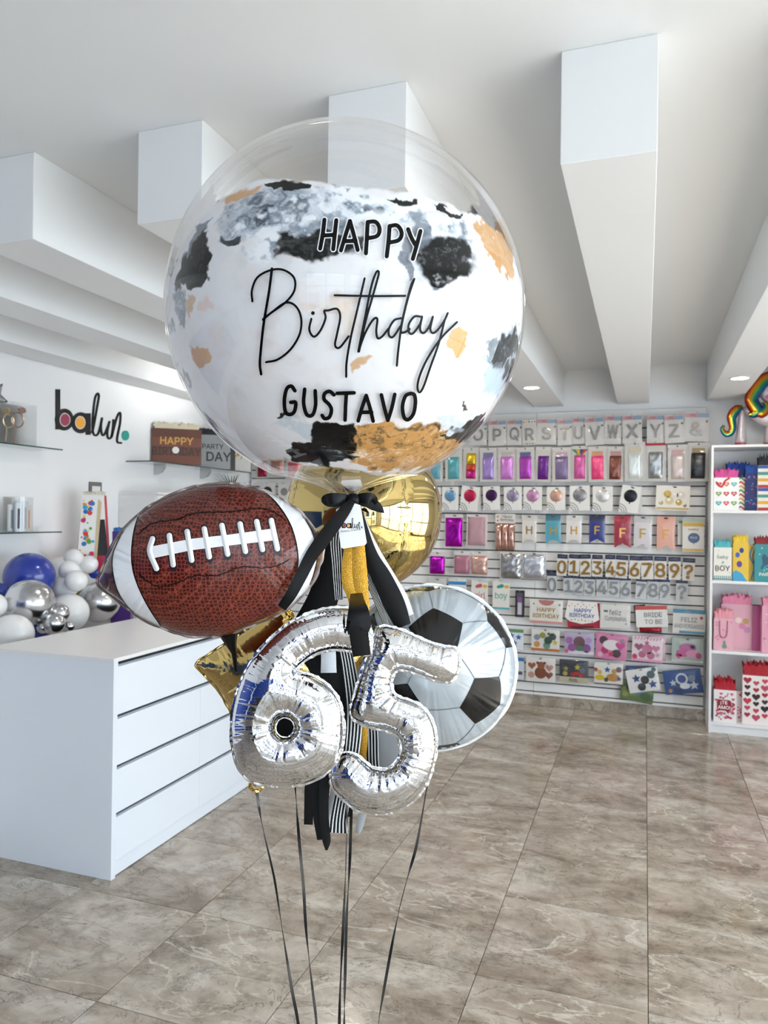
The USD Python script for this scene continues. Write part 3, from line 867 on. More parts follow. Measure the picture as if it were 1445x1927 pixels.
VINYL = M('black_vinyl', (0.002, 0.002, 0.002), 0.3, specular_ior_level=0.15)
HALO = M('white_vinyl', (0.85, 0.85, 0.86), 0.3)
for k, (ch, ls) in enumerate(LET):
    pg = poly_of(ls, 7.6 if k < 5 else 7.0)
    L = part(bub, 'letter', on_skin(pg, 0.0012, s=2.2), VINYL)
    if k < 5:
        part(L, 'white_outline', on_skin(pg.buffer(2.1), 0.0004, s=2.5), HALO)
SCRIPT = [
    [(437, 527), (425, 620), (405, 740), (393, 850), (390, 900), (395, 938)],
    [(361, 655), (359, 612), (380, 562), (430, 534), (480, 532), (522, 562), (524, 612), (490, 658), (430, 702), (402, 726)],
    [(402, 724), (440, 694), (490, 660), (528, 672), (550, 718), (545, 780), (510, 840), (460, 880), (414, 891)],
    [(590, 722), (582, 765), (600, 792), (625, 768), (645, 720), (640, 692), (655, 690), (690, 684), (702, 716), (690, 780), (682, 825), (700, 834), (735, 790)],
    [(797, 565), (770, 680), (742, 800), (727, 890), (725, 948)],
    [(680, 631), (820, 634), (955, 633)],
    [(772, 850), (795, 735), (822, 600), (842, 542), (852, 545), (838, 600), (800, 735), (775, 850)],
    [(773, 848), (798, 780), (828, 728), (846, 722), (842, 770), (848, 798), (866, 790), (888, 762)],
    [(938, 720), (912, 728), (892, 760), (892, 788), (908, 792), (936, 752)],
    [(990, 567), (966, 640), (942, 740), (928, 840), (922, 905)],
    [(990, 567), (975, 600), (945, 720), (938, 770), (952, 775), (972, 762)],
    [(1016, 714), (990, 714), (968, 745), (970, 776), (986, 778), (1012, 742), (1020, 714), (1012, 762), (1026, 778), (1048, 752), (1062, 714), (1052, 760), (1062, 778), (1082, 764), (1106, 730), (1120, 700)],
    [(1108, 726), (1084, 820), (1052, 910), (1026, 985), (1010, 1008), (1002, 985), (1014, 935), (1046, 868), (1096, 795), (1156, 735)],
]
sc = unary_union([stroke(zc(l), 4.1 if i else 4.8, 10) for i, l in enumerate(SCRIPT)])
part(bub, 'script_word', on_skin(sc, 0.0012, s=2.2), VINYL, label='handwritten word Birthday in black vinyl')
part(bub, 'script_dot', on_skin(Point(*zc((596, 700))).buffer(3.6), 0.0012, s=1.8), VINYL)
# neck, valve and the small printed sticker on the foot
neck = at(662, 938, D=DB)
part(bub, 'neck', tube([neck + [0, 0, 0.022], neck + [0.001, 0, 0.008], neck + [0, 0, -0.012], neck + [0, 0, -0.03]], np.array([0.018, 0.009, 0.008, 0.011]), 14), GLASSM)
stk = Polygon([(643, 904), (678, 902), (682, 916), (668, 924), (660, 924), (641, 910)])
part(bub, 'sticker', on_skin(stk, -0.004, s=4), HALO)


# ------------------------------------------------------------------ football balloon
def zf(p):
    return np.asarray(p, float) / 2.779 + np.array([180.0, 880.0])


def sm(pts, n=5):
    return Polygon(spline(list(pts) + [pts[0]], n)[:-1]).buffer(0)


FPOLY = sm(zf([(8, 590), (32, 535), (95, 395), (170, 300), (280, 205), (400, 142), (540, 97), (680, 84), (800, 100), (905, 132), (1005, 190), (1085, 250), (1150, 330), (1190, 420), (1175, 500), (1130, 605), (1045, 700), (960, 765), (845, 815), (745, 850), (695, 880), (600, 882), (480, 878), (330, 830), (205, 765), (110, 690), (48, 645), (14, 615)]))
fb_ = Foil(FPOLY, 1.33, k=0.78, s=2.8, pleat=2.2, wave=13, reach=30, seed=3, lump=4)
FOOT = usdkit.material(stage, '/World/Looks/football_leather_print', {
    'tc': ('texture_coordinate', {}), 'v': ('voronoi_texture', {'scale': 150.0, 'feature': 'distance_to_edge', 'randomness': 0.4}),
    'r': ('rgb_ramp', {'ramp': [(0, C('8a4734')), (0.05, C('762f21')), (0.16, C('4e140e')), (0.30, C('380c08')), (1, C('2e0906'))]}),
    'n': ('noise_texture', {'scale': 5.0, 'detail': 3.0}),
    'r2': ('rgb_ramp', {'ramp': [(0, (0.25, 0.22, 0.22)), (0.35, (0.55, 0.5, 0.5)), (0.6, (1, 1, 1)), (1, (1.15, 1.1, 1.1))]}),
    'm': ('mix', {'mix_type': 'multiply', 'fac': 0.75}),
    'p': ('principled_bsdf', {'roughness': 0.3, 'specular_ior_level': 0.3, 'coat_weight': 0.4, 'coat_roughness': 0.10})},
    [('tc.object', 'v.vector'), ('v.distance', 'r.fac'), ('tc.object', 'n.vector'), ('n.fac', 'r2.fac'), ('r.color', 'm.color1'), ('r2.color', 'm.color2'), ('m.color', 'p.base_color')], surface='p.BSDF')
FTIP = M('football_tip_brown', C('3f120e'), 0.3, coat_weight=0.7, coat_roughness=0.1)
FWHITE = M('football_white', (0.78, 0.79, 0.80), 0.35, coat_weight=0.5, coat_roughness=0.1, bump=(120, 0.15, 0.001))
fb = thing('football_balloon', 'brown foil football balloon with white stripes and laces', 'balloon', at(395, 1055, D=1.33))
fv, ff = fb_.mesh()
nP = len(fb_.p)
left_out = zf([(170, 290), (118, 380), (88, 460), (88, 540), (112, 640), (160, 720), (215, 772)])
left_in = zf([(225, 240), (200, 330), (188, 430), (192, 520), (218, 610), (270, 720), (345, 836)])
right_in = zf([(868, 112), (950, 190), (1015, 290), (1050, 400), (1058, 500), (1035, 620), (990, 750)])
right_out = zf([(985, 168), (1060, 225), (1120, 310), (1150, 390), (1160, 470), (1140, 560), (1110, 640)])


def xat(curve, y):
    c = spline(curve, 6)
    return np.interp(y, c[:, 1], c[:, 0])


allp = np.vstack([fb_.p, fb_.p])
cen = allp[ff].mean(1)
lo, li, ri, ro = (xat(c, cen[:, 1]) for c in (left_out, left_in, right_in, right_out))
zone = np.where(cen[:, 0] < lo, 0, np.where(cen[:, 0] < li, 1, np.where(cen[:, 0] < ri, 2, np.where(cen[:, 0] < ro, 3, 4))))
# pull the boundary rows onto the curves so the stripes have clean edges
part(fb, 'leather_panel', (fv, ff[zone == 2]), FOOT, smooth=True)
for zk in (1, 3):
    part(fb, 'white_stripe', (fv, ff[zone == zk]), FWHITE, smooth=True, label='white stripe')
for zk in (0, 4):
    part(fb, 'tip', (fv, ff[zone == zk]), FTIP, smooth=True)
part(fb, 'seam', fb_.flange(3.5, 1.6, 3.0, 3), M('football_seam', C('8d807a'), 0.25, 0.8), smooth=True)
FL = Polygon(spline(left_out, 5).tolist()).buffer(0)
for c_ in (left_out, left_in, right_in, right_out):
    part(fb, 'stripe_edge', fb_.drape(LineString(spline(c_, 8)).buffer(1.0).intersection(FPOLY.buffer(-1.5)), 1.3, 2.2), BLACKP, smooth=True)
for pts in ([(212, 352), (300, 288), (420, 272), (500, 240), (620, 232), (720, 228), (850, 212), (925, 228), (992, 272)],
            [(225, 555), (262, 590), (330, 622), (420, 605), (510, 568), (640, 563), (760, 520), (880, 525), (960, 510), (1010, 482)]):
    q = spline(zf(pts), 10)
    q[:, 1] += 0.9 * np.sin(np.arange(len(q)) * 1.3)
    part(fb, 'stitch_line', fb_.drape(LineString(q).buffer(0.95), 1.5, 2.2), BLACKP, smooth=True)
LACE = M('football_lace', (0.82, 0.82, 0.83), 0.45)
SHADE = M('lace_outline_print', C('1d0705'), 0.4)
strip = Polygon(zf([(292, 412), (500, 372), (700, 350), (930, 318), (936, 380), (720, 405), (500, 432), (300, 474)]))
part(fb, 'lace_print', fb_.drape(unary_union([strip] + [LineString(zf(l)).buffer(6.6) for l in ([(297, 368), (285, 440), (318, 538)], [(385, 352), (405, 520)], [(478, 330), (502, 496)], [(568, 316), (594, 478)], [(660, 298), (690, 464)], [(755, 290), (783, 450)], [(842, 278), (872, 440)], [(918, 272), (950, 436)])]).buffer(0.8), 0.6, 3), SHADE, smooth=True, label='dark outline printed round the laces')
part(fb, 'lace_strip', fb_.drape(strip, 1.4, 3), LACE, smooth=True)
for l in ([(297, 372), (283, 440), (318, 528)], [(385, 355), (405, 508)], [(478, 334), (502, 484)], [(568, 320), (594, 466)], [(660, 302), (690, 452)], [(755, 294), (783, 438)], [(842, 282), (872, 428)], [(918, 276), (950, 424)]):
    pg = LineString(spline(zf(l), 6)).buffer(5.2)
    m = fb_.drape(pg, 0, 2.5)
    p_, tri_, on_ = grid2d(pg, 2.5)
    d_ = np.array([pg.exterior.distance(Point(*q)) for q in p_])
    part(fb, 'lace', (flat(p_, 1.33, fb_.height(p_) + 1.6 + 4.0 * np.sqrt(np.clip(d_ / 5.2, 0, 1))), tri_), LACE, smooth=True)
tail = at(428, 1215, D=1.34)
part(fb, 'filler_tail', tube([at(430, 1190, D=1.34), at(434, 1208, D=1.345), at(440, 1228, D=1.36), at(444, 1262, D=1.38)], np.array([0.018, 0.011, 0.005, 0.003]), 10), BLACKP)

# ------------------------------------------------------------------ gold orb balloon
DO = 1.74
OC = at(684, 965, D=DO); OR = 147.0 * DO / F
ax = EYE - OC; ax /= np.linalg.norm(ax)
az0 = math.atan2(ax[1], ax[0])
nth, nph = 150, 480
T_, P_ = np.meshgrid(np.linspace(0, np.pi, nth + 1), np.linspace(0, 2 * np.pi, nph, endpoint=False), indexing='ij')
seams = az0 + np.array([0.52, 0.52 + np.pi / 2, 0.52 + np.pi, 0.52 - np.pi / 2])
rr = np.ones_like(T_)
for sph in seams:
    dphi = (P_ - sph + np.pi) % (2 * np.pi) - np.pi
    w_ = np.abs(dphi) * np.sin(T_)
    rr -= 0.012 * np.exp(-(w_ / 0.02) ** 2)
    puck = meshkit.noise(np.stack([T_ * 46, np.full_like(T_, sph), np.sign(dphi) * 0.4], -1), 5) - 0.5
    rr += 0.016 * puck * np.exp(-(w_ / (0.05 + 0.07 * meshkit.noise(np.stack([T_ * 30, T_ * 0 + 3, T_ * 0], -1), 8))) ** 1.2) * np.sin(T_)
d_ = np.stack([np.sin(T_) * np.cos(P_), np.sin(T_) * np.sin(P_), np.cos(T_)], -1)
v_ = (OC + OR * rr[..., None] * d_).reshape(-1, 3)
i, j = np.meshgrid(np.arange(nth), np.arange(nph), indexing='ij'); k = (j + 1) % nph
f_ = np.stack([i * nph + j, (i + 1) * nph + j, (i + 1) * nph + k, i * nph + k], -1).reshape(-1, 4)
orb = thing('orb_balloon', 'round shiny gold orb balloon behind the hang tag', 'balloon', OC)
part(orb, 'skin', (v_, f_), GOLDO, smooth=True)
for sph in seams:
    th = np.linspace(0.12, np.pi - 0.12, 120)
    e = np.stack([np.sin(th) * math.cos(sph), np.sin(th) * math.sin(sph), np.cos(th)], -1)
    tn = np.array([-math.sin(sph), math.cos(sph), 0])
    r0 = 0.984 + 0.012 * (meshkit.noise(np.c_[th * 50, th * 0, th * 0 + sph], 3) - 0.3)
    a = OC + OR * 0.985 * e; b = OC + OR * (r0 + 0.006)[:, None] * e
    v2 = np.vstack([a - tn * 0.0006, b - tn * 0.0006, b + tn * 0.0006, a + tn * 0.0006]); n = len(th)
    f2 = []
    for q in range(n - 1):
        for o1, o2 in ((0, 1), (1, 2), (2, 3)):
            f2 += [(o1 * n + q, o2 * n + q, o2 * n + q + 1), (o1 * n + q, o2 * n + q + 1, o1 * n + q + 1)]
    part(orb, 'seam', (v2, np.array(f2)), GOLDO)

# ------------------------------------------------------------------ soccer ball balloon
DS = 1.60
SCX, SCY, SRX, SRY = 812.0, 1257.0, 160.0, 156.0
sp_ = ell(SCX, SCY, SRX, SRY, 90)
so = Foil(sp_, DS, k=0.92, s=3.0, pleat=2.4, wave=15, reach=44, seed=12, lump=5)
soc = thing('soccer_ball_balloon', 'black and white foil soccer ball balloon behind the silver digit five', 'balloon', at(SCX, SCY, D=DS))
part(soc, 'skin', so.mesh(), M('soccer_white_foil', (0.42, 0.46, 0.49), 0.22, 0.25, coat_weight=0.3, coat_roughness=0.05, bump=(70, 0.10, 0.002)), smooth=True)
part(soc, 'seam', so.flange(3.5, 1.2, 3.5, 5), M('soccer_seam', (0.75, 0.78, 0.8), 0.3, 0.4), smooth=True)
g_ = (1 + 5 ** 0.5) / 2
ico = np.array([(0, a, b * g_) for a in (-1, 1) for b in (-1, 1)] + [(a, b * g_, 0) for a in (-1, 1) for b in (-1, 1)] + [(b * g_, 0, a) for a in (-1, 1) for b in (-1, 1)], float)
ico /= np.linalg.norm(ico, axis=1, keepdims=True)
tg = np.array([(-0.02, 0.50, 0.86), (0.66, -0.45, 0.60), (0.84, 0.50, 0.15)]); tg /= np.linalg.norm(tg, axis=1, keepdims=True)
best = None
for a in range(12):
    for b in range(12):
        if abs(ico[a] @ ico[b] - 0.4472) > 0.01: continue
        for c in range(12):
            if abs(ico[a] @ ico[c] - 0.4472) > 0.01 or abs(ico[b] @ ico[c] - 0.4472) > 0.01: continue
            Hm = np.array([ico[a], ico[b], ico[c]]).T @ tg
            U, S, Vt_ = np.linalg.svd(Hm); R_ = Vt_.T @ U.T
            if np.linalg.det(R_) < 0: continue
            e_ = ((np.array([ico[a], ico[b], ico[c]]) @ R_.T - tg) ** 2).sum()
            if best is None or e_ < best[0] - 1e-9: best = (e_, R_)
pent = ico @ best[1].T


def sph2px(d):
    return np.c_[SCX + SRX * 0.985 * d[:, 0], SCY - SRY * 0.985 * d[:, 1]]


SBLK = M('soccer_black_foil', (0.005, 0.005, 0.005), 0.2, specular_ior_level=0.4, bump=(90, 0.15, 0.002))
SGRY = M('soccer_line_print', (0.16, 0.18, 0.20), 0.4)
edges_done = []
for pn in pent:
    nb = [q for q in pent if abs(q @ pn - 0.4472) < 0.01]
    tv = []
    for q in nb:      # the truncated corner a third of the way to each neighbour
        c = pn * 2 + q; tv.append(c / np.linalg.norm(c))
    e1 = nb[0] - pn * (nb[0] @ pn); e1 /= np.linalg.norm(e1); e2 = np.cross(pn, e1)
    tv.sort(key=lambda q: math.atan2(q @ e2, q @ e1))
    loop = []
    for a, b in zip(tv, tv[1:] + tv[:1]):
        for t in np.linspace(0, 1, 8, endpoint=False):
            q = a * (1 - t) + b * t; loop.append(q / np.linalg.norm(q))
    loop = np.array(loop)
    vis = loop[:, 2] > 0.02
    if vis.sum() > 5:
        lp = loop.copy(); lp[~vis] /= np.linalg.norm(lp[~vis][:, :2], axis=1, keepdims=True) if (~vis).any() else 1
        pg = Polygon(sph2px(lp)).buffer(0).intersection(sp_.buffer(-1.0))
        if pg.area > 60:
            part(soc, 'black_panel', so.drape(pg, 1.0, 3.0), SBLK, smooth=True, label='black five-sided panel')
    for q, c in zip(nb, [None] * 5):
        a = pn * 2 + q; a /= np.linalg.norm(a); b = pn + q * 2; b /= np.linalg.norm(b)
        L_ = np.array([a * (1 - t) + b * t for t in np.linspace(0, 1, 9)]); L_ /= np.linalg.norm(L_, axis=1, keepdims=True)
        L_ = L_[L_[:, 2] > 0.05]
        if len(L_) > 3 and tuple(pn) < tuple(q):
            lg = LineString(sph2px(L_)).buffer(0.7).intersection(sp_.buffer(-1.5))
            if lg.area > 5:
                part(soc, 'panel_line', so.drape(lg, 1.4, 2.2), SGRY, smooth=True)

# ------------------------------------------------------------------ gold star balloon
def zd(p):
    return np.asarray(p, float) / 2.4083 + np.array([400.0, 1120.0])


STP = Polygon([(372, 1245), (368, 1252), (378, 1264), (408, 1294), (432, 1334), (452, 1388), (474, 1462), (480, 1482), (488, 1474), (508, 1430), (545, 1396), (600, 1400), (668, 1430), (676, 1424), (652, 1362), (634, 1310), (668, 1262), (700, 1206), (694, 1198), (620, 1204), (575, 1196), (545, 1150), (528, 1126), (516, 1130), (500, 1160), (462, 1186), (420, 1214)])
sf = Foil(STP.buffer(-3).buffer(5).buffer(-2), 1.46, k=0.7, s=3.2, pleat=1.5, wave=9, reach=22, seed=21)
star = thing('star_balloon', 'gold foil star balloon poking out behind the silver six', 'balloon', at(530, 1300, D=1.46))
part(star, 'skin', sf.mesh(), GOLDF, smooth=True)
part(star, 'seam', sf.flange(3, 1.2, 3.0, 7), GOLDF, smooth=True)

# ------------------------------------------------------------------ silver digits
SIX = sm(zd([(722, 178), (690, 92), (640, 62), (590, 56), (520, 60), (430, 84), (335, 136), (245, 212), (170, 305), (122, 405), (94, 505), (84, 600), (92, 700), (118, 785), (170, 840), (255, 864), (345, 868), (430, 852), (510, 812), (566, 745), (592, 660), (592, 560), (570, 470), (520, 405), (455, 364), (400, 352), (376, 346), (384, 330), (420, 297), (480, 262), (560, 246), (640, 256), (712, 266)]), 6)
SIX = SIX.difference(ell(*zd([(328, 600)])[0], 17.5, 18.5, 40))
FIVE = sm(zd([(744, 146), (790, 140), (870, 162), (960, 204), (1040, 230), (1100, 238), (1120, 285), (1114, 345), (1084, 388), (1040, 392), (980, 378), (900, 348), (848, 338), (820, 360), (812, 400), (820, 440), (850, 462), (905, 480), (962, 515), (1000, 580), (1014, 660), (1004, 760), (970, 855), (908, 935), (830, 980), (740, 994), (655, 976), (586, 922), (542, 868), (534, 800), (552, 745), (600, 712), (650, 722), (690, 754), (730, 782), (785, 788), (830, 760), (856, 700), (842, 645), (795, 618), (725, 602), (672, 586), (632, 552), (626, 512), (640, 460), (664, 380), (696, 290), (722, 215)]), 6)
for nm, pg, D_, seed, lab in (('digit_balloon', SIX, 1.315, 31, 'silver foil balloon shaped like the number six, with a small round hole'), ('digit_balloon', FIVE, 1.375, 41, 'silver foil balloon shaped like the number five, in front of the soccer ball')):
    fo = Foil(pg, D_, k=0.92, s=2.0, pleat=2.7, wave=8.5, reach=27, seed=seed, inner=1.0)
    c = pg.centroid
    t = thing(nm, lab, 'balloon', at(c.x, c.y, D=D_))
    part(t, 'skin', fo.mesh(), SILVER, smooth=True)
    part(t, 'seam', fo.flange(3.2, 1.0, 1.6, seed), SILVER, smooth=True)


# ------------------------------------------------------------------ ribbons, bow, tag, strings
STRIPE = usdkit.material(stage, '/World/Looks/striped_ribbon', {
    'uv': ('uvmap', {'attribute': 'st'}), 's': ('separate_xyz', {}), 'm': ('math', {'math_type': 'multiply', 'value2': 5.0}),
    'f': ('math', {'math_type': 'fraction'}), 'g': ('math', {'math_type': 'greater_than', 'value2': 0.42}),
    'r': ('mix', {'mix_type': 'mix', 'color1': (0.7, 0.7, 0.7), 'color2': (0.005, 0.005, 0.005)}), 'p': ('principled_bsdf', {'roughness': 0.55, 'specular_ior_level': 0.2})},
    [('uv.UV', 's.vector'), ('s.x', 'm.value1'), ('m.value', 'f.value1'), ('f.value', 'g.value1'), ('g.value', 'r.fac'), ('r.color', 'p.base_color')], surface='p.BSDF')
GOLDR = usdkit.material(stage, '/World/Looks/gold_glitter_ribbon', {
    'tc': ('texture_coordinate', {}), 'w': ('noise_texture', {'scale': 900.0, 'detail': 2.0}),
    'r': ('rgb_ramp', {'ramp': [(0, C('7d5410')), (0.42, C('b07a18')), (0.58, C('d09f33')), (0.72, C('f3d98f')), (1, C('fff0c4'))]}),
    'b': ('bump', {'strength': 0.5, 'distance': 0.001}), 'p': ('principled_bsdf', {'roughness': 0.34, 'metallic': 0.8})},
    [('tc.object', 'w.vector'), ('w.fac', 'r.fac'), ('w.fac', 'b.height'), ('b.normal', 'p.normal'), ('r.color', 'p.base_color')], surface='p.BSDF')
WHITER = M('white_ribbon', (0.85, 0.85, 0.86), 0.5)
GLIT = M('silver_glitter_ribbon', (0.62, 0.64, 0.66), 0.4, 0.5, bump=(700, 0.5, 0.001))
GREYR = M('grey_satin', (0.32, 0.33, 0.34), 0.4)


def zr(p):
    """ribbon points given in the close-up around the bow"""
    return [(a / 4.014 + 520.0, b / 4.014 + 850.0, w / 4.014, h) for a, b, w, h in p]


def zq(p):
    """ribbon points given in the close-up around the digits"""
    return [(a / 2.4083 + 400.0, b / 2.4083 + 1120.0, w / 2.4083, h) for a, b, w, h in p]


DR = 1.40
tas = thing('ribbon_tassel', 'tassel of black, striped and gold ribbons hanging under the clear balloon', 'tassel', at(662, 1000, D=DR))


def rib(pts, mat, D=DR, label=None, curl=1.5, **kw):
    (v, f), uv = ribbon(pts, D, curl=curl, **kw)
    part(tas, 'ribbon', (v, f), mat, smooth=True, uv=uv, label=label)


# long ribbons from the knot down behind the digits
rib(zr([(560, 420, 60, 4), (470, 640, 150, 2), (390, 900, 190, -4), (330, 1160, 230, -8)]) + zq([(300, 330, 110, -12)]), BLACKF, 1.45, curl=6)
rib(zr([(545, 430, 50, 6), (450, 620, 92, 6), (455, 860, 84, 6), (470, 1120, 70, 4)]), STRIPE, 1.40, 'black and white striped ribbon')
rib(zr([(575, 420, 60, 8), (560, 720, 100, 10), (540, 960, 98, 10), (580, 1090, 92, 12), (600, 1190, 84, 12)]), GOLDR, 1.39, 'gold glitter ribbon')
rib(zr([(600, 420, 60, 11), (622, 720, 92, 14), (638, 960, 104, 14), (655, 1100, 86, 15), (668, 1200, 70, 15)]), GOLDR, 1.39, 'gold glitter ribbon')
rib(zr([(610, 420, 60, 2), (700, 760, 110, 2), (800, 960, 150, 0), (890, 1150, 160, 0), (960, 1320, 120, -2)]), BLACKF, 1.42, curl=4)
rib(zr([(610, 420, 50, -2), (720, 700, 70, -2), (870, 960, 75, -2), (950, 1100, 80, -2), (1015, 1235, 46, -2)]), WHITER, 1.44, 'white ribbon')
rib(zr([(640, 700, 40, 0), (700, 960, 50, 0), (780, 1180, 46, 0), (830, 1310, 40, 0)]), STRIPE, 1.43, 'black and white striped ribbon')
# one black ribbon falls in front of the digits
rib(zr([(604, 1070, 90, 50), (610, 1140, 120, 118), (620, 1200, 150, 150), (640, 1300, 152, 156)]) + zq([(662, 160, 88, 156), (676, 275, 82, 150)]), BLACKR, 1.39, curl=2)
rib(zq([(520, 200, 70, 0), (525, 270, 68, 0), (526, 352, 72, 0)]), GLIT, 1.385, 'silver glitter ribbon')
rib(zq([(590, 200, 60, -6), (615, 320, 66, -6), (640, 520, 78, -6), (630, 700, 74, -6), (600, 860, 70, -6), (575, 1000, 74, -4), (570, 1078, 84, -2)]), STRIPE, 1.385, 'black and white striped ribbon')
rib(zq([(640, 300, 50, -8), (620, 440, 60, -8), (680, 600, 44, -8), (672, 760, 44, -8)]), GOLDR, 1.43, 'gold glitter ribbon')
rib(zq([(690, 400, 80, -10), (715, 600, 70, -10), (720, 760, 70, -10), (735, 800, 60, -10)]), STRIPE, 1.44, 'black and white striped ribbon')
rib(zq([(760, 560, 90, -14), (795, 700, 96, -14), (800, 800, 90, -14), (790, 880, 70, -14)]), GREYR, 1.45, 'grey satin ribbon')
rib(zq([(520, 230, 190, 0), (525, 350, 230, 0), (560, 620, 130, 0), (520, 800, 110, 0)]), BLACKF, 1.405, curl=2)
rib(zq([(340, 420, 60, 0), (330, 520, 120, 0), (330, 640, 130, 0), (360, 760, 90, 0)]), BLACKF, 1.40, curl=2)
rib(zq([(450, 760, 56, -4), (438, 900, 44, -4), (434, 1040, 40, -4)]), BLACKR, 1.43, curl=1)
rib(zq([(480, 760, 56, 0), (470, 900, 46, 0), (480, 1020, 44, 0), (492, 1108, 36, 0)]), BLACKF, 1.41, curl=1)
rib(zq([(515, 760, 60, 4), (505, 900, 46, 4), (506, 1020, 42, 4), (516, 1110, 38, 4), (516, 1156, 10, 4)]), BLACKF, 1.40, curl=1)
rib(zq([(580, 800, 60, -4), (552, 920, 46, -4), (520, 1050, 46, -4), (506, 1090, 40, -4)]), WHITER, 1.43, 'white ribbon')
rib(zq([(620, 820, 60, -2), (600, 920, 64, -2), (600, 1005, 62, -2)]), BLACKF, 1.41, curl=1)
rib(zq([(690, 880, 40, -12), (680, 980, 40, -12), (664, 1060, 30, -12), (664, 1082, 6, -12)]), GREYR, 1.44, 'grey satin ribbon')
# satin bow at the neck
bow = thing('satin_bow', 'black satin bow tied round the neck of the clear balloon', 'bow', at(663, 940, D=1.36))
for nm, pts in (('loop', [(585, 356, 44, 8), (510, 350, 66, 20), (440, 352, 82, 26), (388, 360, 84, 22), (376, 368, 70, 14), (410, 388, 60, 8), (500, 388, 50, 5), (575, 368, 40, 5)]),
                ('loop', [(580, 358, 44, 8), (640, 350, 72, 20), (700, 354, 90, 24), (722, 366, 88, 18), (716, 378, 70, 10), (670, 388, 56, 5), (600, 372, 36, 5)]),
                ('tail', [(600, 370, 44, 9), (680, 378, 80, 12), (740, 404, 84, 11), (782, 434, 56, 9), (814, 462, 4, 8)]),
                ('tail', [(575, 372, 46, 28), (520, 440, 84, 36), (430, 560, 104, 48), (340, 680, 108, 66), (262, 790, 96, 84), (190, 930, 92, 94), (110, 1080, 84, 96), (40, 1180, 70, 90)]),
                ('tail', [(570, 375, 40, 10), (500, 470, 70, 10), (430, 590, 60, 10), (418, 622, 8, 10)])):
    (v, f), uv = ribbon(zr(pts), 1.36, n=10, curl=0.8)
    part(bow, nm, (v, f), BLACKR, smooth=True)
kn = trimesh.creation.icosphere(3, 1.0)
kn.apply_scale([0.013, 0.010, 0.012]); kn.apply_translation(at(664, 940, D=1.345))
part(bow, 'knot', kn, BLACKR)


# logo of the shop, drawn once in zoom points of the wall sign
def logo():
    b = unary_union([sbox(313, 98, 338, 326), ell(362, 270, 52, 62)]).difference(ell(364, 271, 31, 40))
    a = unary_union([ell(455, 288, 52, 60), sbox(484, 234, 511, 356)]).difference(ell(451, 287, 30, 38))
    l = stroke([(520, 342), (530, 300), (548, 200), (558, 138), (550, 122), (536, 150), (526, 230), (522, 300), (526, 345), (540, 360), (556, 345), (568, 300)], 10.5)
    u = stroke([(568, 300), (576, 262), (570, 310), (576, 355), (590, 352), (608, 310), (618, 282), (606, 340), (610, 374), (624, 374), (636, 345)], 10.5)
    n = stroke([(640, 272), (638, 310), (630, 368), (640, 330), (656, 270), (670, 236), (680, 236), (678, 290), (662, 370), (664, 398), (684, 402)], 10.5)
    return [('letter', b, '000'), ('letter', a, '000'), ('letter', l, '000'), ('letter', u, '000'), ('letter', n, '000'),
            ('letter_fill', ell(364, 271, 26, 34), '9a1746'), ('letter_fill', ell(451, 287, 25, 33), 'f0aa1e'), ('dot', ell(708, 360, 20, 28), '149a8c')]


# hang tag
tag = thing('hang_tag', 'white cardboard hang tag with the balun. logo on the black bow', 'tag', at(662, 1000, D=1.335))
TP = Polygon([tuple(np.array(q) / 4.014 + [520, 850]) for q in ((448, 436), (575, 385), (636, 404), (684, 690), (672, 706), (500, 734), (486, 722))]).buffer(-1.5).buffer(1.5)
p_, tri_, on_ = grid2d(TP, 6)
DT = 1.335
a_, b_ = flat(p_, DT, np.full(len(p_), 1.0)), flat(p_, DT, np.full(len(p_), 0.0))
part(tag, 'card', (np.vstack([a_, b_]), np.vstack([tri_, tri_[:, ::-1] + len(p_)])), WHITEP, smooth=False)
INK = {}


def tagmap(x, y):
    """logo zoom points onto the tag's tilted face (photograph points)"""
    u, w = (x - 313) / 415.0, (y - 100) / 305.0
    o, e, s = np.array([486, 505.0]), np.array([154, -18.0]), np.array([14, 98.0])
    q = o + np.outer(u, e) + np.outer(w, s)
    return q / 4.014 + [520, 850]


from shapely.ops import transform as shp_tf
for nm, pg, cl in logo():
    q = shp_tf(lambda x, y: tuple(tagmap(np.asarray(x), np.asarray(y)).T), pg)
    p2, t2, _o = grid2d(q, 1.0)
    part(tag, nm, (flat(p2, DT, np.full(len(p2), 1.5)), t2), BLACKP if cl == '000' else paint(cl), smooth=False)
tm = textm('Globos y Eventos', 5.2, 0.01)
v, f, _ = meshkit.arrays(tm)
w_ = v[:, 0].max() - v[:, 0].min()
vx = v[:, 0] * 36.0 / w_
px_ = np.c_[659.5 + vx - v[:, 1] * 0.0, 998.5 - v[:, 1] * 0.62 - vx * 0.115]
part(tag, 'subtitle', (flat(px_, DT, 1.2 + v[:, 2] * 20), f), M('grey_ink', (0.12, 0.12, 0.12), 0.5), smooth=False)

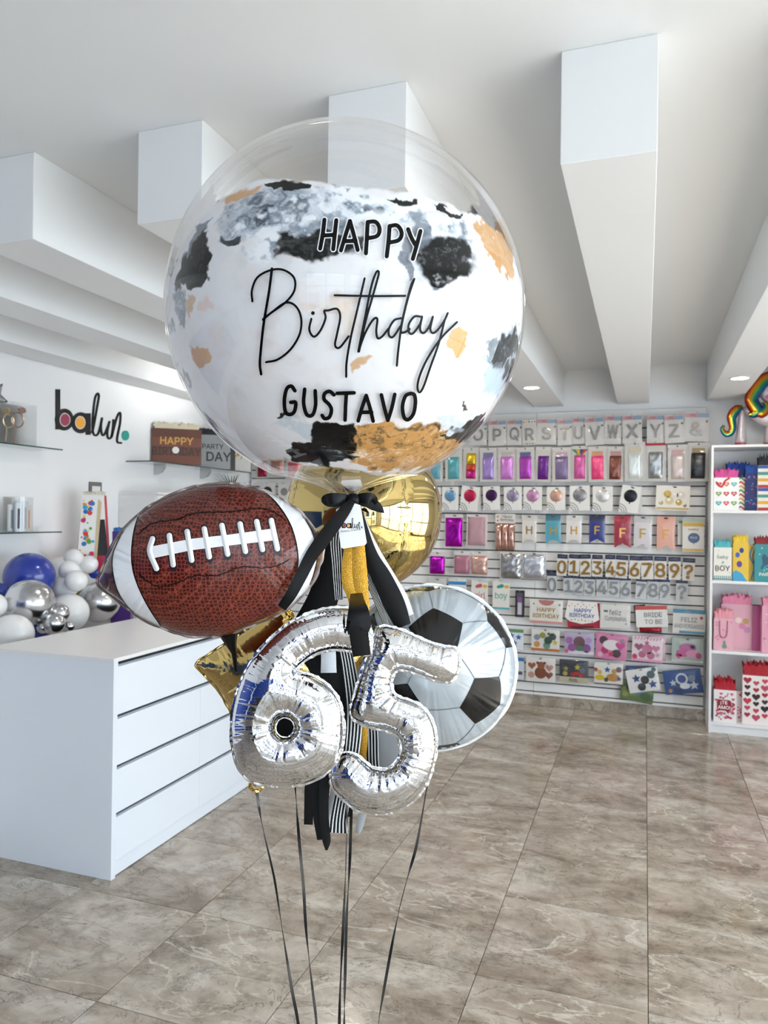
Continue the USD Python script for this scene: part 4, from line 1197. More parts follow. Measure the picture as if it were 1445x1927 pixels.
# curling strings down to a weight that stands on the floor
WT = at(640, 2640, D=1.40)
wt = thing('balloon_weight', 'small black weight on the floor that holds the balloon strings', 'balloon weight', (WT[0], WT[1], 0))
m = trimesh.creation.revolve(np.array([[0.0, 0.0], [0.035, 0.0], [0.04, 0.006], [0.03, 0.05], [0.008, 0.062], [0.0, 0.062]]), sections=24)
m.apply_translation([WT[0], WT[1], 0.0005]); part(wt, 'body', m, BLACKR)
lp = [np.array([WT[0], WT[1], 0.066]) + 0.008 * np.array([math.cos(t), 0, math.sin(t)]) for t in np.linspace(0, 2 * np.pi, 16)]
part(wt, 'ring', tube(lp, 0.0015, 6, cap=False), STEEL)
STR = M('black_curling_ribbon', (0.012, 0.012, 0.013), 0.2)
strings = [
    ([(80, 90), (120, 330), (200, 680), (250, 1000), (320, 1440), (365, 1687)], 1.34, 'thin black ribbon string below the silver six, outermost on the counter side'),
    ([(345, 80), (375, 480), (400, 740), (420, 1060), (460, 1430), (490, 1687)], 1.36, 'thin black ribbon string under the middle of the silver six'),
    ([(700, 60), (695, 330), (685, 700), (670, 1050), (655, 1350), (645, 1687)], 1.38, 'thin black ribbon string, first of the close pair under the tassel'),
    ([(735, 60), (725, 300), (715, 600), (695, 950), (685, 1300), (678, 1687)], 1.40, 'thin black ribbon string, second of the close pair under the tassel'),
    ([(1265, -60), (1240, 80), (1170, 470), (1100, 720), (1020, 1060), (910, 1687)], 1.42, 'thin black ribbon string below the soccer ball side of the silver five'),
]
for si, (pts, D_, lab) in enumerate(strings):
    q = [(a / 3.6125 + 460, b / 3.6125 + 1460) for a, b in pts]
    e3 = at(*q[-1], D=D_); w3 = [at(x, y, D=D_) for x, y in q] + [e3 * (1 - k) + np.array([WT[0], WT[1], 0.07]) * k for k in (0.2, 0.5, 1.0)]
    c = spline(w3, 14)
    n = len(c)
    t = np.gradient(c, axis=0); t /= np.linalg.norm(t, axis=1, keepdims=True)
    side = np.cross(t, FW); side /= np.linalg.norm(side, axis=1, keepdims=True); out = np.cross(side, t)
    ang = si * 1.3 + 1.9 * np.sin(np.linspace(0, 7 + si, n)) + np.linspace(0, 2.5, n)
    wd = (np.cos(ang)[:, None] * side + np.sin(ang)[:, None] * out) * 0.0027
    nr = np.cross(wd, t); nr /= np.linalg.norm(nr, axis=1, keepdims=True); nr *= 0.0005
    v = np.vstack([c - wd - nr, c + wd - nr, c + wd + nr, c - wd + nr])
    f = []
    for i in range(n - 1):
        for a, b in ((0, 1), (1, 2), (2, 3), (3, 0)):
            f += [(a * n + i, b * n + i, b * n + i + 1), (a * n + i, b * n + i + 1, a * n + i + 1)]
    single('balloon_string', (v, np.array(f)), STR, lab, 'string', 'strings of the balloon bouquet', smooth=40)
# curled gold filler end under the six
cur = [at(x, y, D=1.345 + 0.006 * math.sin(k)) for k, (x, y) in enumerate(spline([(486, 1462), (474, 1470), (470, 1480), (478, 1488), (490, 1486), (495, 1476), (488, 1468)], 5))]
part(T('/World/star_balloon', at(530, 1300, D=1.46)), 'filler_tail', tube(cur, 0.0035, 8), GOLDF)

# ------------------------------------------------------------------ left wall: sign, glass shelves and what stands on them
def wz(a, b):
    return a / 3.0104, 700 + b / 3.0104


def leftplane(pg, X0, t):
    """zoom-point polygon carried to the left wall's plane, thickness t"""
    def fn(x, y):
        q = np.array([at(*wz(a, b), X=X0) for a, b in zip(np.atleast_1d(x), np.atleast_1d(y))])
        return q[:, 1], q[:, 2]
    g = shp_tf(fn, pg)
    m = ext(g if g.is_valid else g.buffer(0), t)
    v, f, _ = meshkit.arrays(m)
    return np.c_[X0 + v[:, 2], v[:, 0], v[:, 1]], f


sg = thing('wall_sign', 'dimensional balun. shop sign in black letters on the white left wall', 'sign', at(170, 785, X=XL))
SIGNB = M('sign_black', (0.003, 0.003, 0.003), 0.4, specular_ior_level=0.15)
for nm, pg, cl in logo():
    if nm == 'letter_fill':
        part(sg, 'letter_fill_rim', leftplane(pg.buffer(4), XL + 0.0005, 0.007), WHITEP)
    part(sg, nm, leftplane(pg, XL + 0.0005, 0.008 if nm != 'letter' else 0.006), SIGNB if cl == '000' else paint(cl, 0.35))

GLS = M('shelf_glass', (0.86, 0.93, 0.91), 0.02, transmission_weight=1.0, ior=1.45)


def glass_shelf(x0, x1, y_px, depth, label, brackets):
    A, B = at(x0, y_px[0], X=XL + depth), at(x1, y_px[1], X=XL + depth)
    ya, yb, z = A[1], B[1], (A[2] + B[2]) / 2
    t = thing('glass_shelf', label, 'shelf', (XL + depth / 2, (ya + yb) / 2, z - 0.008))
    part(t, 'plate', bx(XL + 0.003, XL + depth, ya, yb, z - 0.008, z, 0.001), GLS)
    part(t, 'front_edge', bx(XL + depth, XL + depth + 0.0015, ya, yb, z - 0.008, z), EDGE)
    for y in brackets:
        yy = ya + (yb - ya) * y
        br = Polygon([(0, 0), (0.10, 0), (0.10, -0.02), (0.07, -0.06), (0.03, -0.075), (0, -0.08)])
        m = ext(br, 0.03); v, f, _ = meshkit.arrays(m)
        part(t, 'bracket', (np.c_[XL + 0.001 + v[:, 0], yy + 0.015 - v[:, 2], z - 0.0085 + v[:, 1]], f), STEEL)
    return ya, yb, z


g1 = glass_shelf(-45, 118, (829, 843), 0.20, 'upper glass shelf holding an acrylic box of diamond ring toppers', (0.15,))
g2 = glass_shelf(-45, 116, (1004.5, 999), 0.20, 'lower glass shelf holding a clear tub of small packages', (0.15,))
g3 = glass_shelf(284, 472, (870, 886), 0.24, 'dark glass shelf holding the gift bags near the back corner', (0.24, 0.68))

CLEARP = film('clear_plastic', (0.97, 0.975, 0.975), 0.03, 0.4, 4.0, 0.05)
# acrylic box with two ring toppers
Xm = XL + 0.10
a = at(6, 830, X=Xm); b = at(55, 764, X=Xm)
y0, y1, z0, z1 = a[1], at(55, 830, X=Xm)[1], g1[2] + 0.001, b[2]
t = thing('acrylic_box', 'clear acrylic box on the upper glass shelf', 'box', (Xm, (y0 + y1) / 2, z0))
for q in (bx(Xm - 0.06, Xm - 0.057, y0, y1, z0, z1), bx(Xm + 0.057, Xm + 0.06, y0, y1, z0, z1)):
    part(t, 'side', q, CLEARP)
for q in (bx(Xm - 0.057, Xm + 0.057, y0, y0 + 0.003, z0, z1), bx(Xm - 0.057, Xm + 0.057, y1 - 0.003, y1, z0, z1)):
    part(t, 'end', q, CLEARP)
part(t, 'base', bx(Xm - 0.057, Xm + 0.057, y0 + 0.003, y1 - 0.003, z0, z0 + 0.003), CLEARP)
for cx, cy, rr_, mt, lab, dx, tilt in ((33, 790, 12.5, M('rose_gold', (0.55, 0.33, 0.27), 0.25, 1.0), 'rose gold diamond ring topper in the acrylic box', 0.028, 0.5), (16, 792, 11, M('pale_gold', (0.80, 0.62, 0.33), 0.25, 1.0), 'pale gold diamond ring topper in the acrylic box', -0.02, -0.3)):
    c = at(cx, cy, X=Xm + dx); s = np.linalg.norm(c - EYE) / F
    R = rr_ * s
    t = thing('ring_topper', lab, 'cake topper', c)
    th = np.linspace(0, 2 * np.pi, 40)
    part(t, 'band', tube([c + R * np.array([0, math.cos(q), math.sin(q)]) for q in th], 0.0045, 8, cap=False), mt)
    dc = c + R * np.array([0, math.sin(tilt), math.cos(tilt)])
    dm = trimesh.creation.revolve(np.array([[0, -0.025], [0.026, 0.006], [0.018, 0.02], [0, 0.02]]), sections=8)
    dm.apply_transform(trimesh.transformations.rotation_matrix(-tilt, [1, 0, 0])); dm.apply_translation(dc + [0, 0.02 * math.sin(tilt), 0.02 * math.cos(tilt)])
    part(t, 'diamond', dm, mt, smooth=False)
    part(t, 'stick', tube([c - [0, R * 0.3, R * 0.95], np.array([c[0], c[1] - R * 0.5, z0 + 0.006])], 0.003, 6), mt)
# grey foil corner at the edge of the picture, on the shelf
c = at(-6, 748, X=XL + 0.1)
gs_ = starp(-14, 746, 30, 0.5, 5, 0.35)
fo = Foil(gs_.buffer(1), float((at(-14, 746, X=XL + 0.12) - EYE) @ FW), k=0.8, s=3, pleat=0.6, wave=6, reach=6, seed=2)
t = thing('foil_star', 'matte grey foil star above the upper glass shelf at the picture edge', 'balloon', c)
part(t, 'skin', fo.mesh(), M('grey_foil', (0.33, 0.33, 0.34), 0.4, 0.6), smooth=True)
sb_ = at(-14, 768, X=XL + 0.12)
part(t, 'stick', tube([sb_ + [0, 0, 0.02], np.array([sb_[0], sb_[1], g1[2] + 0.001])], 0.003, 6), STEEL)
# clear tub with packages
Xm = XL + 0.11
a, b = at(7, 1000, X=Xm), at(59, 1000, X=Xm)
cy_, rad = (a[1] + b[1]) / 2, (b[1] - a[1]) / 2 * 0.80
z0 = g2[2] + 0.001; z1 = at(33, 935, X=Xm)[2]
t = thing('plastic_tub', 'round clear plastic tub on the lower glass shelf', 'tub', (Xm, cy_, z0))
m = trimesh.creation.revolve(np.array([[0, 0], [rad, 0], [rad, z1 - z0], [rad - 0.003, z1 - z0], [rad - 0.003, 0.003], [0, 0.003]]), sections=40); m.apply_translation([Xm, cy_, z0])
part(t, 'wall', m, CLEARP)
for k in range(5):
    an = -1.5 + k * 0.75
    px, py = Xm + rad * 0.62 * math.cos(an), cy_ + rad * 0.66 * math.sin(an)
    h_ = (z1 - z0) * (0.78 + 0.05 * (k % 3))
    lab = ['white', 'navy striped', 'pale grey', 'peach and green', 'black edged'][k]
    pk = thing('small_package', lab + ' small package inside the clear tub', 'package', (px, py, z0))
    part(pk, 'card', bx(px - 0.008, px + 0.008, py - 0.022, py + 0.022, z0 + 0.0035, z0 + h_, 0.001), paint(['e4e6e6', 'd9dbe0', 'c9ccce', 'd8d0c6', 'e0e0e0'][k]))
    part(pk, 'band', bx(px + 0.008, px + 0.009, py - 0.012, py + 0.006, z0 + 0.02, z0 + h_ * 0.8), paint(['8d959c', '1c2233', 'a8acae', 'd98a5c', '202022'][k]))

# switch plate
a, b = at(166, 944, X=XL), at(190, 908, X=XL)
t = thing('switch_plate', 'grey framed wall switch above the polka dot bag', 'switch', (XL, (a[1] + b[1]) / 2, (a[2] + b[2]) / 2))
part(t, 'frame', bx(XL + 0.0005, XL + 0.010, a[1], b[1], a[2], b[2], 0.002), paint('6d6a66'))
part(t, 'rocker', bx(XL + 0.010, XL + 0.014, a[1] + 0.025, b[1] - 0.02, a[2] + 0.02, b[2] - 0.03, 0.001), paint('e6e6e4'))

# tall white cabinet along the wall with a plant on it
a = at(297, 926, X=XL + 0.36)
cb = thing('wall_cabinet', 'tall white cabinet along the left wall under the gift bag shelf', 'cabinet', (XL + 0.18, a[1] + 0.75, 0))
part(cb, 'body', bx(XL + 0.002, XL + 0.34, a[1], a[1] + 1.35, 0.0, a[2] - 0.02, 0.002), LAM2)
part(cb, 'top', bx(XL + 0.002, XL + 0.36, a[1], a[1] + 1.36, a[2] - 0.0195, a[2], 0.002), LAM2)
for k in range(2):
    d = part(cb, 'door', bx(XL + 0.3405, XL + 0.357, a[1] + 0.004 + k * 0.677, a[1] + 0.675 + k * 0.677, 0.08, a[2] - 0.024, 0.001), LAM2)
    part(d, 'handle', bx(XL + 0.357, XL + 0.372, a[1] + (0.63 if k == 0 else 0.70), a[1] + (0.645 if k == 0 else 0.715), 0.9, 1.1, 0.003), STEEL)
pc_ = at(436, 926, X=XL + 0.17)
pl = thing('potted_plant', 'dark green spiky plant in a small pot under the gift bag shelf', 'plant', (pc_[0], pc_[1], a[2]))
m = trimesh.creation.revolve(np.array([[0, 0], [0.035, 0], [0.048, 0.07], [0.043, 0.07], [0.04, 0.055], [0, 0.055]]), sections=24); m.apply_translation([pc_[0], pc_[1], a[2] + 0.0005])
part(pl, 'pot', m, paint('d8d6d2'))
LEAF = M('leaf_green', (0.02, 0.055, 0.02), 0.45)
for k in range(22):
    an, el = k * 2.4, 0.25 + 1.1 * ((k * 7) % 11) / 11
    L_ = 0.21 + 0.07 * ((k * 5) % 7) / 7
    ctr = np.array([pc_[0], pc_[1], a[2] + 0.055])
    pts = []
    for q in np.linspace(0, 1, 7):
        r_ = L_ * q * math.cos(el) * (1 + 0.2 * q); zz = min(L_ * q * math.sin(el), 0.19) - 0.03 * q * q
        pts.append(ctr + [max(r_ * math.cos(an), -0.14), r_ * math.sin(an), zz])
    pts = np.array(pts)
    sd_ = np.array([-math.sin(an), math.cos(an), 0]) * 0.006
    wq = np.array([0.5, 0.9, 1, 0.9, 0.7, 0.4, 0.02])[:, None]
    v = np.vstack([pts - sd_ * wq, pts + sd_ * wq, pts + [0, 0, 0.0015]])
    f = []
    for i in range(6):
        f += [(i, i + 1, 14 + i), (i + 1, 15 + i, 14 + i), (7 + i, 14 + i, 8 + i), (8 + i, 14 + i, 15 + i), (i, 7 + i, i + 1), (7 + i, 8 + i, i + 1)]
    part(pl, 'leaf', (v, np.array(f)), LEAF, smooth=False)


# ------------------------------------------------------------------ gift bags
def gift_bag(label, x, y, z, w, d, h, color, tissue=None, rz=0.0, group=None, side=None, prints=(), handles=None, th=0.05, taper=0.98, name='gift_bag'):
    """prints: (polygon or text mesh in (x, y) metres from the front's lower left corner, colour, part name)"""
    t = thing(name, label, 'gift bag', (x, y, z), group)
    c_, s_ = math.cos(rz), math.sin(rz)

    def put(m):
        v, f, _ = meshkit.arrays(m)
        return np.c_[x + v[:, 0] * c_ - v[:, 1] * s_, y + v[:, 0] * s_ + v[:, 1] * c_, z + v[:, 2]], f

    q = 0.0015
    tw, td = w * taper, d
    fr = np.array([(-w / 2, -d / 2, 0), (w / 2, -d / 2, 0), (w / 2, d / 2, 0), (-w / 2, d / 2, 0), (-tw / 2, -td / 2, h), (tw / 2, -td / 2, h), (tw / 2, td / 2, h), (-tw / 2, td / 2, h)])
    # side creases: the gusset midline leans inward near the top
    gl = np.array([(-w / 2, 0, 0.25 * h), (-tw / 2 + 0.12 * d, 0, h), (w / 2, 0, 0.25 * h), (tw / 2 - 0.12 * d, 0, h)])
    v = np.vstack([fr, gl])
    front = [(0, 1, 5), (0, 5, 4)]
    back = [(2, 3, 7), (2, 7, 6), (0, 3, 2), (0, 2, 1)]
    sides = [(0, 4, 8), (4, 9, 8), (8, 9, 7), (8, 7, 3), (0, 8, 3), (1, 10, 5), (5, 10, 11), (10, 6, 11), (10, 2, 6), (1, 2, 10)]
    inner = lambda fs: [(a, c, b) for a, b, c in fs]
    mf = (v, np.array(front + back)); ms = (v, np.array(sides))
    vin = v * [0.985, 0.97, 1.0] + [0, 0, 0.001]
    n = len(v)
    part(t, 'body', put((np.vstack([v, vin]), np.vstack([np.array(front + back), np.array(inner(front + back)) + n]))), paint(color, 0.4), smooth=False)
    for sd in (sides[:5], sides[5:]):
        part(t, 'gusset', put((np.vstack([v, vin]), np.vstack([np.array(sd), np.array(inner(sd)) + n]))), paint(side or color, 0.4), smooth=False)
    for pi, (pm, pcol, pn) in enumerate(prints):
        m = ext(pm, 0.0012) if hasattr(pm, 'geom_type') else pm.copy()
        vv, ff, _ = meshkit.arrays(m)
        part(t, pn, put((np.c_[vv[:, 0] - w / 2, -d / 2 - 0.0003 - pi * 0.00005 - vv[:, 2], vv[:, 1]], ff)), paint(pcol, 0.4) if isinstance(pcol, str) else pcol, smooth=False)
    if tissue:
        r_ = np.random.default_rng(int(abs(x * 977 + z * 613 + y * 211)) % 9973)
        n = 44
        al = np.linspace(0, 4, n, endpoint=False)
        per = np.where(al[:, None] < 1, np.c_[-1 + 2 * al, -np.ones(n)], np.where(al[:, None] < 2, np.c_[np.ones(n), -1 + 2 * (al - 1)], np.where(al[:, None] < 3, np.c_[1 - 2 * (al - 2), np.ones(n)], np.c_[-np.ones(n), 1 - 2 * (al - 3)])))
        ms_ = []
        for lay, (sc_, hh) in enumerate(((0.90, th), (0.62, th * 1.15))):
            zig = (np.arange(n) % 2) * 0.5 + r_.random(n) * 0.6
            lowr = np.c_[per[:, 0] * tw / 2 * sc_, per[:, 1] * td / 2 * sc_, np.full(n, h - 0.03)]
            mid = np.c_[per[:, 0] * tw / 2 * sc_, per[:, 1] * td / 2 * (sc_ + 0.05 * (np.arange(n) % 2)), np.full(n, h + hh * 0.25)]
            up = np.c_[per[:, 0] * tw / 2 * (sc_ + 0.10 * r_.random(n)), per[:, 1] * td / 2 * (sc_ + 0.25 * r_.random(n)), h + hh * (0.45 + 0.55 * zig)]
            i = np.arange(n); j = (i + 1) % n
            ms_.append((np.vstack([lowr, mid, up]), np.vstack([np.c_[i, j, n + j], np.c_[i, n + j, n + i], np.c_[n + i, n + j, 2 * n + j], np.c_[n + i, 2 * n + j, 2 * n + i]])))
        part(t, 'tissue_paper', put(cat_mesh(ms_)), paint(tissue, 0.7), smooth=False)
    if handles:
        arch = [(-w * 0.2, -d / 2 - 0.003, h * 0.93), (-w * 0.17, -d / 2 - 0.007, h * handles[1]), (0, -d / 2 - 0.008, h * handles[2]), (w * 0.17, -d / 2 - 0.007, h * handles[1]), (w * 0.2, -d / 2 - 0.003, h * 0.93)]
        part(t, 'handle', put(tube(spline(arch, 6), 0.003, 6)), paint(handles[0], 0.5))
    return t


def T2(s, h, x, y, bold=True, sq=1.0, depth=0.0012):
    m = textm(s, h, depth, bold, True, sq); m.apply_translation([x, y, 0]); return m


# bags on the dark glass shelf
D3 = XL + 0.13
zs3 = g3[2] + 0.0005
RZ = 0.62


def shelf3(x0, x1, y0, y1, X):
    c = at((x0 + x1) / 2, y1, X=X); zcm = (c - EYE) @ FW
    return c[0], c[1], (x1 - x0) * zcm / F, (y1 - y0) * zcm / F


x_, y_, w_, h_ = shelf3(287, 377, 806, 872, XL + 0.15)
PLK = []
for k, cl in enumerate(('6d3b26', '5f301d', '713f29', '5a2f1d')):
    PLK.append((sbox(0.001, h_ * (0.25 * k) + 0.001, w_ - 0.001, h_ * (0.25 * (k + 1)) - 0.003), cl, 'plank_print'))
gift_bag('brown wood-plank print gift bag lettered HAPPY BIRTHDAY on the dark glass shelf', x_, y_, zs3, w_, 0.10, h_, '5c3322', 'cfc4a8', RZ, prints=PLK + [
    (T2('HAPPY', h_ * 0.20, w_ * 0.50, h_ * 0.66, True), 'c8973f', 'lettering'), (T2('BIRTHDAY', h_ * 0.22, w_ * 0.5, h_ * 0.36, True, 0.86), '3a1d12', 'lettering'),
    (ell(w_ * 0.48, h_ * 0.40, 0.028, 0.028), 'e9e6df', 'round_tag')], th=0.055, side='4a281a')
x_, y_, w_, h_ = shelf3(366, 410, 812, 876, XL + 0.13)
gift_bag('silver gift bag lettered with DAY and black tissue on the dark glass shelf', x_ , y_ + 0.10, zs3, w_ * 1.5, 0.09, h_ * 1.0, '8d8f90', '17171a', RZ, prints=[
    (T2('PARTY', h_ * 0.14, w_ * 0.75, h_ * 0.66, True), '2a2a2c', 'lettering'), (T2('DAY', h_ * 0.26, w_ * 1.0, h_ * 0.36, True), '1c1c1e', 'lettering')], side='1b1b1d', th=0.06)
x_, y_, w_, h_ = shelf3(405, 425, 820, 880, XL + 0.13)
gift_bag('narrow black gift bag with white specks on the dark glass shelf', x_, y_ + 0.1, zs3, w_ * 1.6, 0.09, h_, '141416', None, RZ, prints=[(ell(w_ * (0.3 + 0.27 * (k % 4)), h_ * (0.1 + 0.1 * k), 0.004, 0.004, 8), 'b9b6ae', 'speck_print') for k in range(8)])
x_, y_, w_, h_ = shelf3(420, 458, 822, 884, XL + 0.13)
gift_bag('white speckled gift bag with gold handwriting on the dark glass shelf', x_, y_ + 0.1, zs3, w_ * 1.15, 0.09, h_, 'cfcdc6', None, RZ, prints=[
    (stroke([(w_ * 0.15, h_ * 0.75), (w_ * 0.25, h_ * 0.55), (w_ * 0.3, h_ * 0.75), (w_ * 0.34, h_ * 0.5), (w_ * 0.45, h_ * 0.5), (w_ * 0.5, h_ * 0.65), (w_ * 0.52, h_ * 0.48), (w_ * 0.62, h_ * 0.6), (w_ * 0.7, h_ * 0.5), (w_ * 0.66, h_ * 0.4)], 0.011), 'b98f35', 'lettering')]
    + [(ell(w_ * (0.15 + 0.2 * (k % 5)), h_ * (0.08 + 0.05 * (k * 3 % 7)), 0.004, 0.004, 8), 'a5a29a', 'speck_print') for k in range(8)])

# ------------------------------------------------------------------ back counter with the balloon cluster
bc = thing('back_counter', 'low white back counter along the left wall behind the counter', 'counter', (XL + 0.33, 3.7, 0))
part(bc, 'body', bx(XL + 0.002, XL + 0.66, 2.3, 4.68, 0.0, 0.86, 0.003), LAM2)
part(bc, 'top', bx(XL + 0.002, XL + 0.68, 2.3, 4.70, 0.8605, 0.88, 0.003), LAM2)
# polka dot bag and the tissue-topped bag behind the balloons
c = at(176, 1046, X=-3.60); s = ((c - EYE) @ FW) / F
z0 = 0.8805
hb = at(176, 932, X=-3.60)[2] - z0
wb = 70 * s
rr_ = random.Random(4)
dots = []
cols_ = ['d8342f', 'e08a2a', '3aa0c9', '5a9c3a', 'c9276b', 'e3cf3a', '2d6fb3']
for k in range(64):
    py, r_ = rr_.uniform(0.25, 0.96) * hb, rr_.choice([0.006, 0.010, 0.016])
    lft = wb * 0.225 * py / hb + r_ + 0.002
    px = rr_.uniform(lft, max(0.52 * wb, lft + 0.01))
    dots.append((ell(px, py, r_, r_, 14), cols_[k % 7], 'dot_print'))
gift_bag('tall white gift bag with coloured polka dots leaning by the wall switch', c[0], c[1], z0, wb, 0.10, hb, 'e9e7e2', 'd9d2c4', 0.55, taper=0.55, side='c51f3c', th=0.03,
         prints=dots + [(Polygon([(wb * 0.60, hb * 0.3), (wb * 0.99, hb * 0.3), (wb * 0.90, hb * 0.55), (wb * 0.62, hb * 0.55)]), 'a31538', 'crimson_panel'),
                        (Polygon([(wb * 0.62, hb * 0.55), (wb * 0.90, hb * 0.55), (wb * 0.80, hb * 0.82), (wb * 0.64, hb * 0.82)]), '151214', 'black_panel'),
                        (Polygon([(wb * 0.54, hb * 0.45), (wb * 0.60, hb * 0.45), (wb * 0.72, hb * 0.95), (wb * 0.64, hb * 0.97)]), 'cdb68a', 'tan_band')])
c = at(216, 1046, X=-3.42); s = ((c - EYE) @ FW) / F
hb = at(216, 1000, X=-3.42)[2] - z0
gift_bag('purple gift bag with blue tissue half hidden behind the football balloon', c[0] + 0.02, c[1] + 0.06, z0, 36 * s, 0.07, hb, '4a2a7c', '2f6fb0', 0.4, th=0.03)

LATEX = {'blue': M('blue_latex', (0.012, 0.035, 0.30), 0.25, coat_weight=0.5), 'white': M('white_latex', (0.80, 0.79, 0.78), 0.32, coat_weight=0.3),
         'silver': M('chrome_latex', (0.62, 0.62, 0.63), 0.20, 1.0)}


def latex(cx, cy, r, col, X, label):
    c = at(cx, cy, X=X); s = ((c - EYE) @ FW) / F
    R = r * s
    t = thing('latex_balloon', label, 'balloon', c, 'balloons of the cluster behind the counter')
    n = 30
    u = np.linspace(0, np.pi, n)
    prof = np.c_[R * np.sin(u) * (1 + 0.05 * np.cos(u)), -R * np.cos(u) * 1.04]
    prof[0, 0] = prof[-1, 0] = 0
    m = trimesh.creation.revolve(prof, sections=44)
    kn_ = trimesh.creation.revolve(np.array([[0, -R * 1.13], [R * 0.09, -R * 1.14], [R * 0.035, -R * 1.08], [R * 0.07, -R * 1.035], [0, -R * 1.02]]), sections=14)
    # the knot points away from the room
    r3 = random.Random(int(cx * 31 + cy))
    ax_ = trimesh.transformations.euler_matrix(r3.uniform(-0.5, 0.5), -math.pi / 2 * 0.8 + r3.uniform(-0.3, 0.3), 0)
    ax_ = trimesh.transformations.rotation_matrix(math.pi / 2 * 0.9, [0, 1, 0]) if True else ax_
    for q in (m, kn_):
        q.apply_transform(ax_); q.apply_translation(c)
    part(t, 'skin', m, LATEX[col], smooth=True)
    part(t, 'knot', kn_, LATEX[col], smooth=True)


for a in [
    (56, 1085, 45, 'blue', -3.56, 'large royal blue balloon, upper one by the picture edge'),
    (56, 1134, 44, 'silver', -3.33, 'large chrome silver balloon in front of the large blue one'),
    (118, 1086, 38, 'white', -3.66, 'large white balloon at the back of the cluster between the blue ones'),
    (139, 1050, 17, 'white', -3.58, 'small white balloon at the very top of the cluster'),
    (131, 1074, 19, 'white', -3.44, 'small white balloon just under the topmost small one'),
    (144, 1093, 20, 'white', -3.34, 'small white balloon foremost in the white group'),
    (124, 1104, 23, 'white', -3.46, 'white balloon low in the white group above the silver ones'),
    (167, 1062, 17, 'white', -3.52, 'small white balloon between the topmost one and the football'),
    (182, 1077, 24, 'blue', -3.60, 'royal blue balloon half hidden by the tip of the football'),
    (187, 1133, 38, 'silver', -3.40, 'large chrome silver balloon behind the tip of the football'),
    (130, 1153, 36, 'white', -3.36, 'large white balloon resting behind the counter edge'),
    (111, 1154, 19, 'silver', -3.24, 'upper small chrome balloon of the little silver group'),
    (101, 1173, 21, 'silver', -3.20, 'biggest small chrome balloon of the little silver group'),
    (130, 1179, 10, 'silver', -3.20, 'tiny chrome balloon on the football side of the silver group'),
    (81, 1181, 11, 'silver', -3.24, 'tiny chrome balloon on the picture edge side of the silver group'),
    (-12, 1140, 24, 'white', -3.40, 'white balloon cut by the picture edge beside the big silver one'),
    (24, 1194, 38, 'white', -3.27, 'large white balloon lowest by the picture edge'),
    (0, 1112, 15, 'blue', -3.52, 'small blue balloon at the picture edge under the large blue one'),
    (72, 1180, 26, 'blue', -3.42, 'dark blue balloon deep in the gap below the big silver one'),
    (222, 1150, 20, 'blue', -3.50, 'blue balloon just peeping under the football tip'),
]:
    latex(*a)

# ------------------------------------------------------------------ shelving unit against the back wall
SX0, SX1, SY0, SY1 = 0.492, 1.72, 6.449, YB - 0.006
su = thing('shelf_unit', 'white shelving unit of gift bags standing beside the slatwall', 'shelving', ((SX0 + SX1) / 2, (SY0 + SY1) / 2, 0))
for x in (SX0, SX1 - 0.018):
    part(su, 'side_panel', bx(x, x + 0.018, SY0, SY1, 0.0, 2.264, 0.001), LAM2)
part(su, 'back_panel', bx(SX0 + 0.019, SX1 - 0.019, SY1 - 0.006, SY1, 0.02, 2.26), LAM2)
part(su, 'top', bx(SX0, SX1, SY0, SY1, 2.2645, 2.284, 0.001), LAM2)
SHZ = [0.085, 0.652, 1.208, 1.765]
for z in SHZ:
    part(su, 'shelf', bx(SX0 + 0.0185, SX1 - 0.0185, SY0 + 0.002, SY1 - 0.007, z - 0.022, z, 0.001), LAM2)
part(su, 'plinth', bx(SX0 + 0.0185, SX1 - 0.0185, SY0 + 0.02, SY0 + 0.036, 0.0, SHZ[0] - 0.023), LAM2)


def sbag(label, px0, px1, ptop, lvl, yoff, color, tissue=None, th=14, prints=None, handles=None, d=0.10, side=None, group='gift bags in the shelving unit'):
    z = SHZ[lvl] + 0.0005
    Y = SY0 + yoff
    a = at(px0, ptop, Y=Y); b = at(px1, ptop, Y=Y)
    w, h = b[0] - a[0], a[2] - z
    pr = prints(w, h) if prints else ()
    return gift_bag(label, (a[0] + b[0]) / 2, Y + d / 2, z, w, d, h, color, tissue, 0.0, group, side, pr, handles, th * 5.0 / 1000, 0.99)


def hearts_grid(w, h):
    out = []
    cs = ['c8283c', 'd9762f', '4fb0b5', '6f8f3a', 'c0392b', 'b8324a', '3fa0ab', 'cf3f58', '6fa050']
    for k in range(9):
        cx, cy = w * (0.2 + 0.3 * (k % 3)), h * (0.80 - 0.29 * (k // 3))
        out += [(heartp(cx, cy, w * 0.115), cs[k], 'heart_print'), (sbox(cx - w * 0.05, cy - 0.002, cx + w * 0.05, cy + 0.004), 'f2e9e9', 'line_print')]
    return out + [(stroke([(w * .1, h * .86), (w * .3, h * .72), (w * .45, h * .9), (w * .6, h * .98)], 0.014), 'c01f33', 'ribbon_print')]


def scatter(seed, n, shapes):
    def fn(w, h):
        r_ = random.Random(seed); out = []
        for k in range(n):
            cx, cy = r_.uniform(0.1, 0.9) * w, r_.uniform(0.06, 0.94) * h
            kind, col, s = shapes[k % len(shapes)]
            s = min(s, min(cx, w - cx) * 0.95, min(cy, h - cy) * 0.95)
            if s < 0.003: continue
            g = heartp(cx, cy, s) if kind == 'heart' else ell(cx, cy, s, s, 16) if kind == 'dot' else starp(cx, cy, s)
            out.append((g, col, kind + '_print'))
        return out
    return fn


def stripes(cols, n):
    return lambda w, h: [(sbox(0.001, h * k / n + 0.0015, w - 0.001, h * (k + 1) / n - 0.0005), cols[k % len(cols)], 'stripe_print') for k in range(n)]


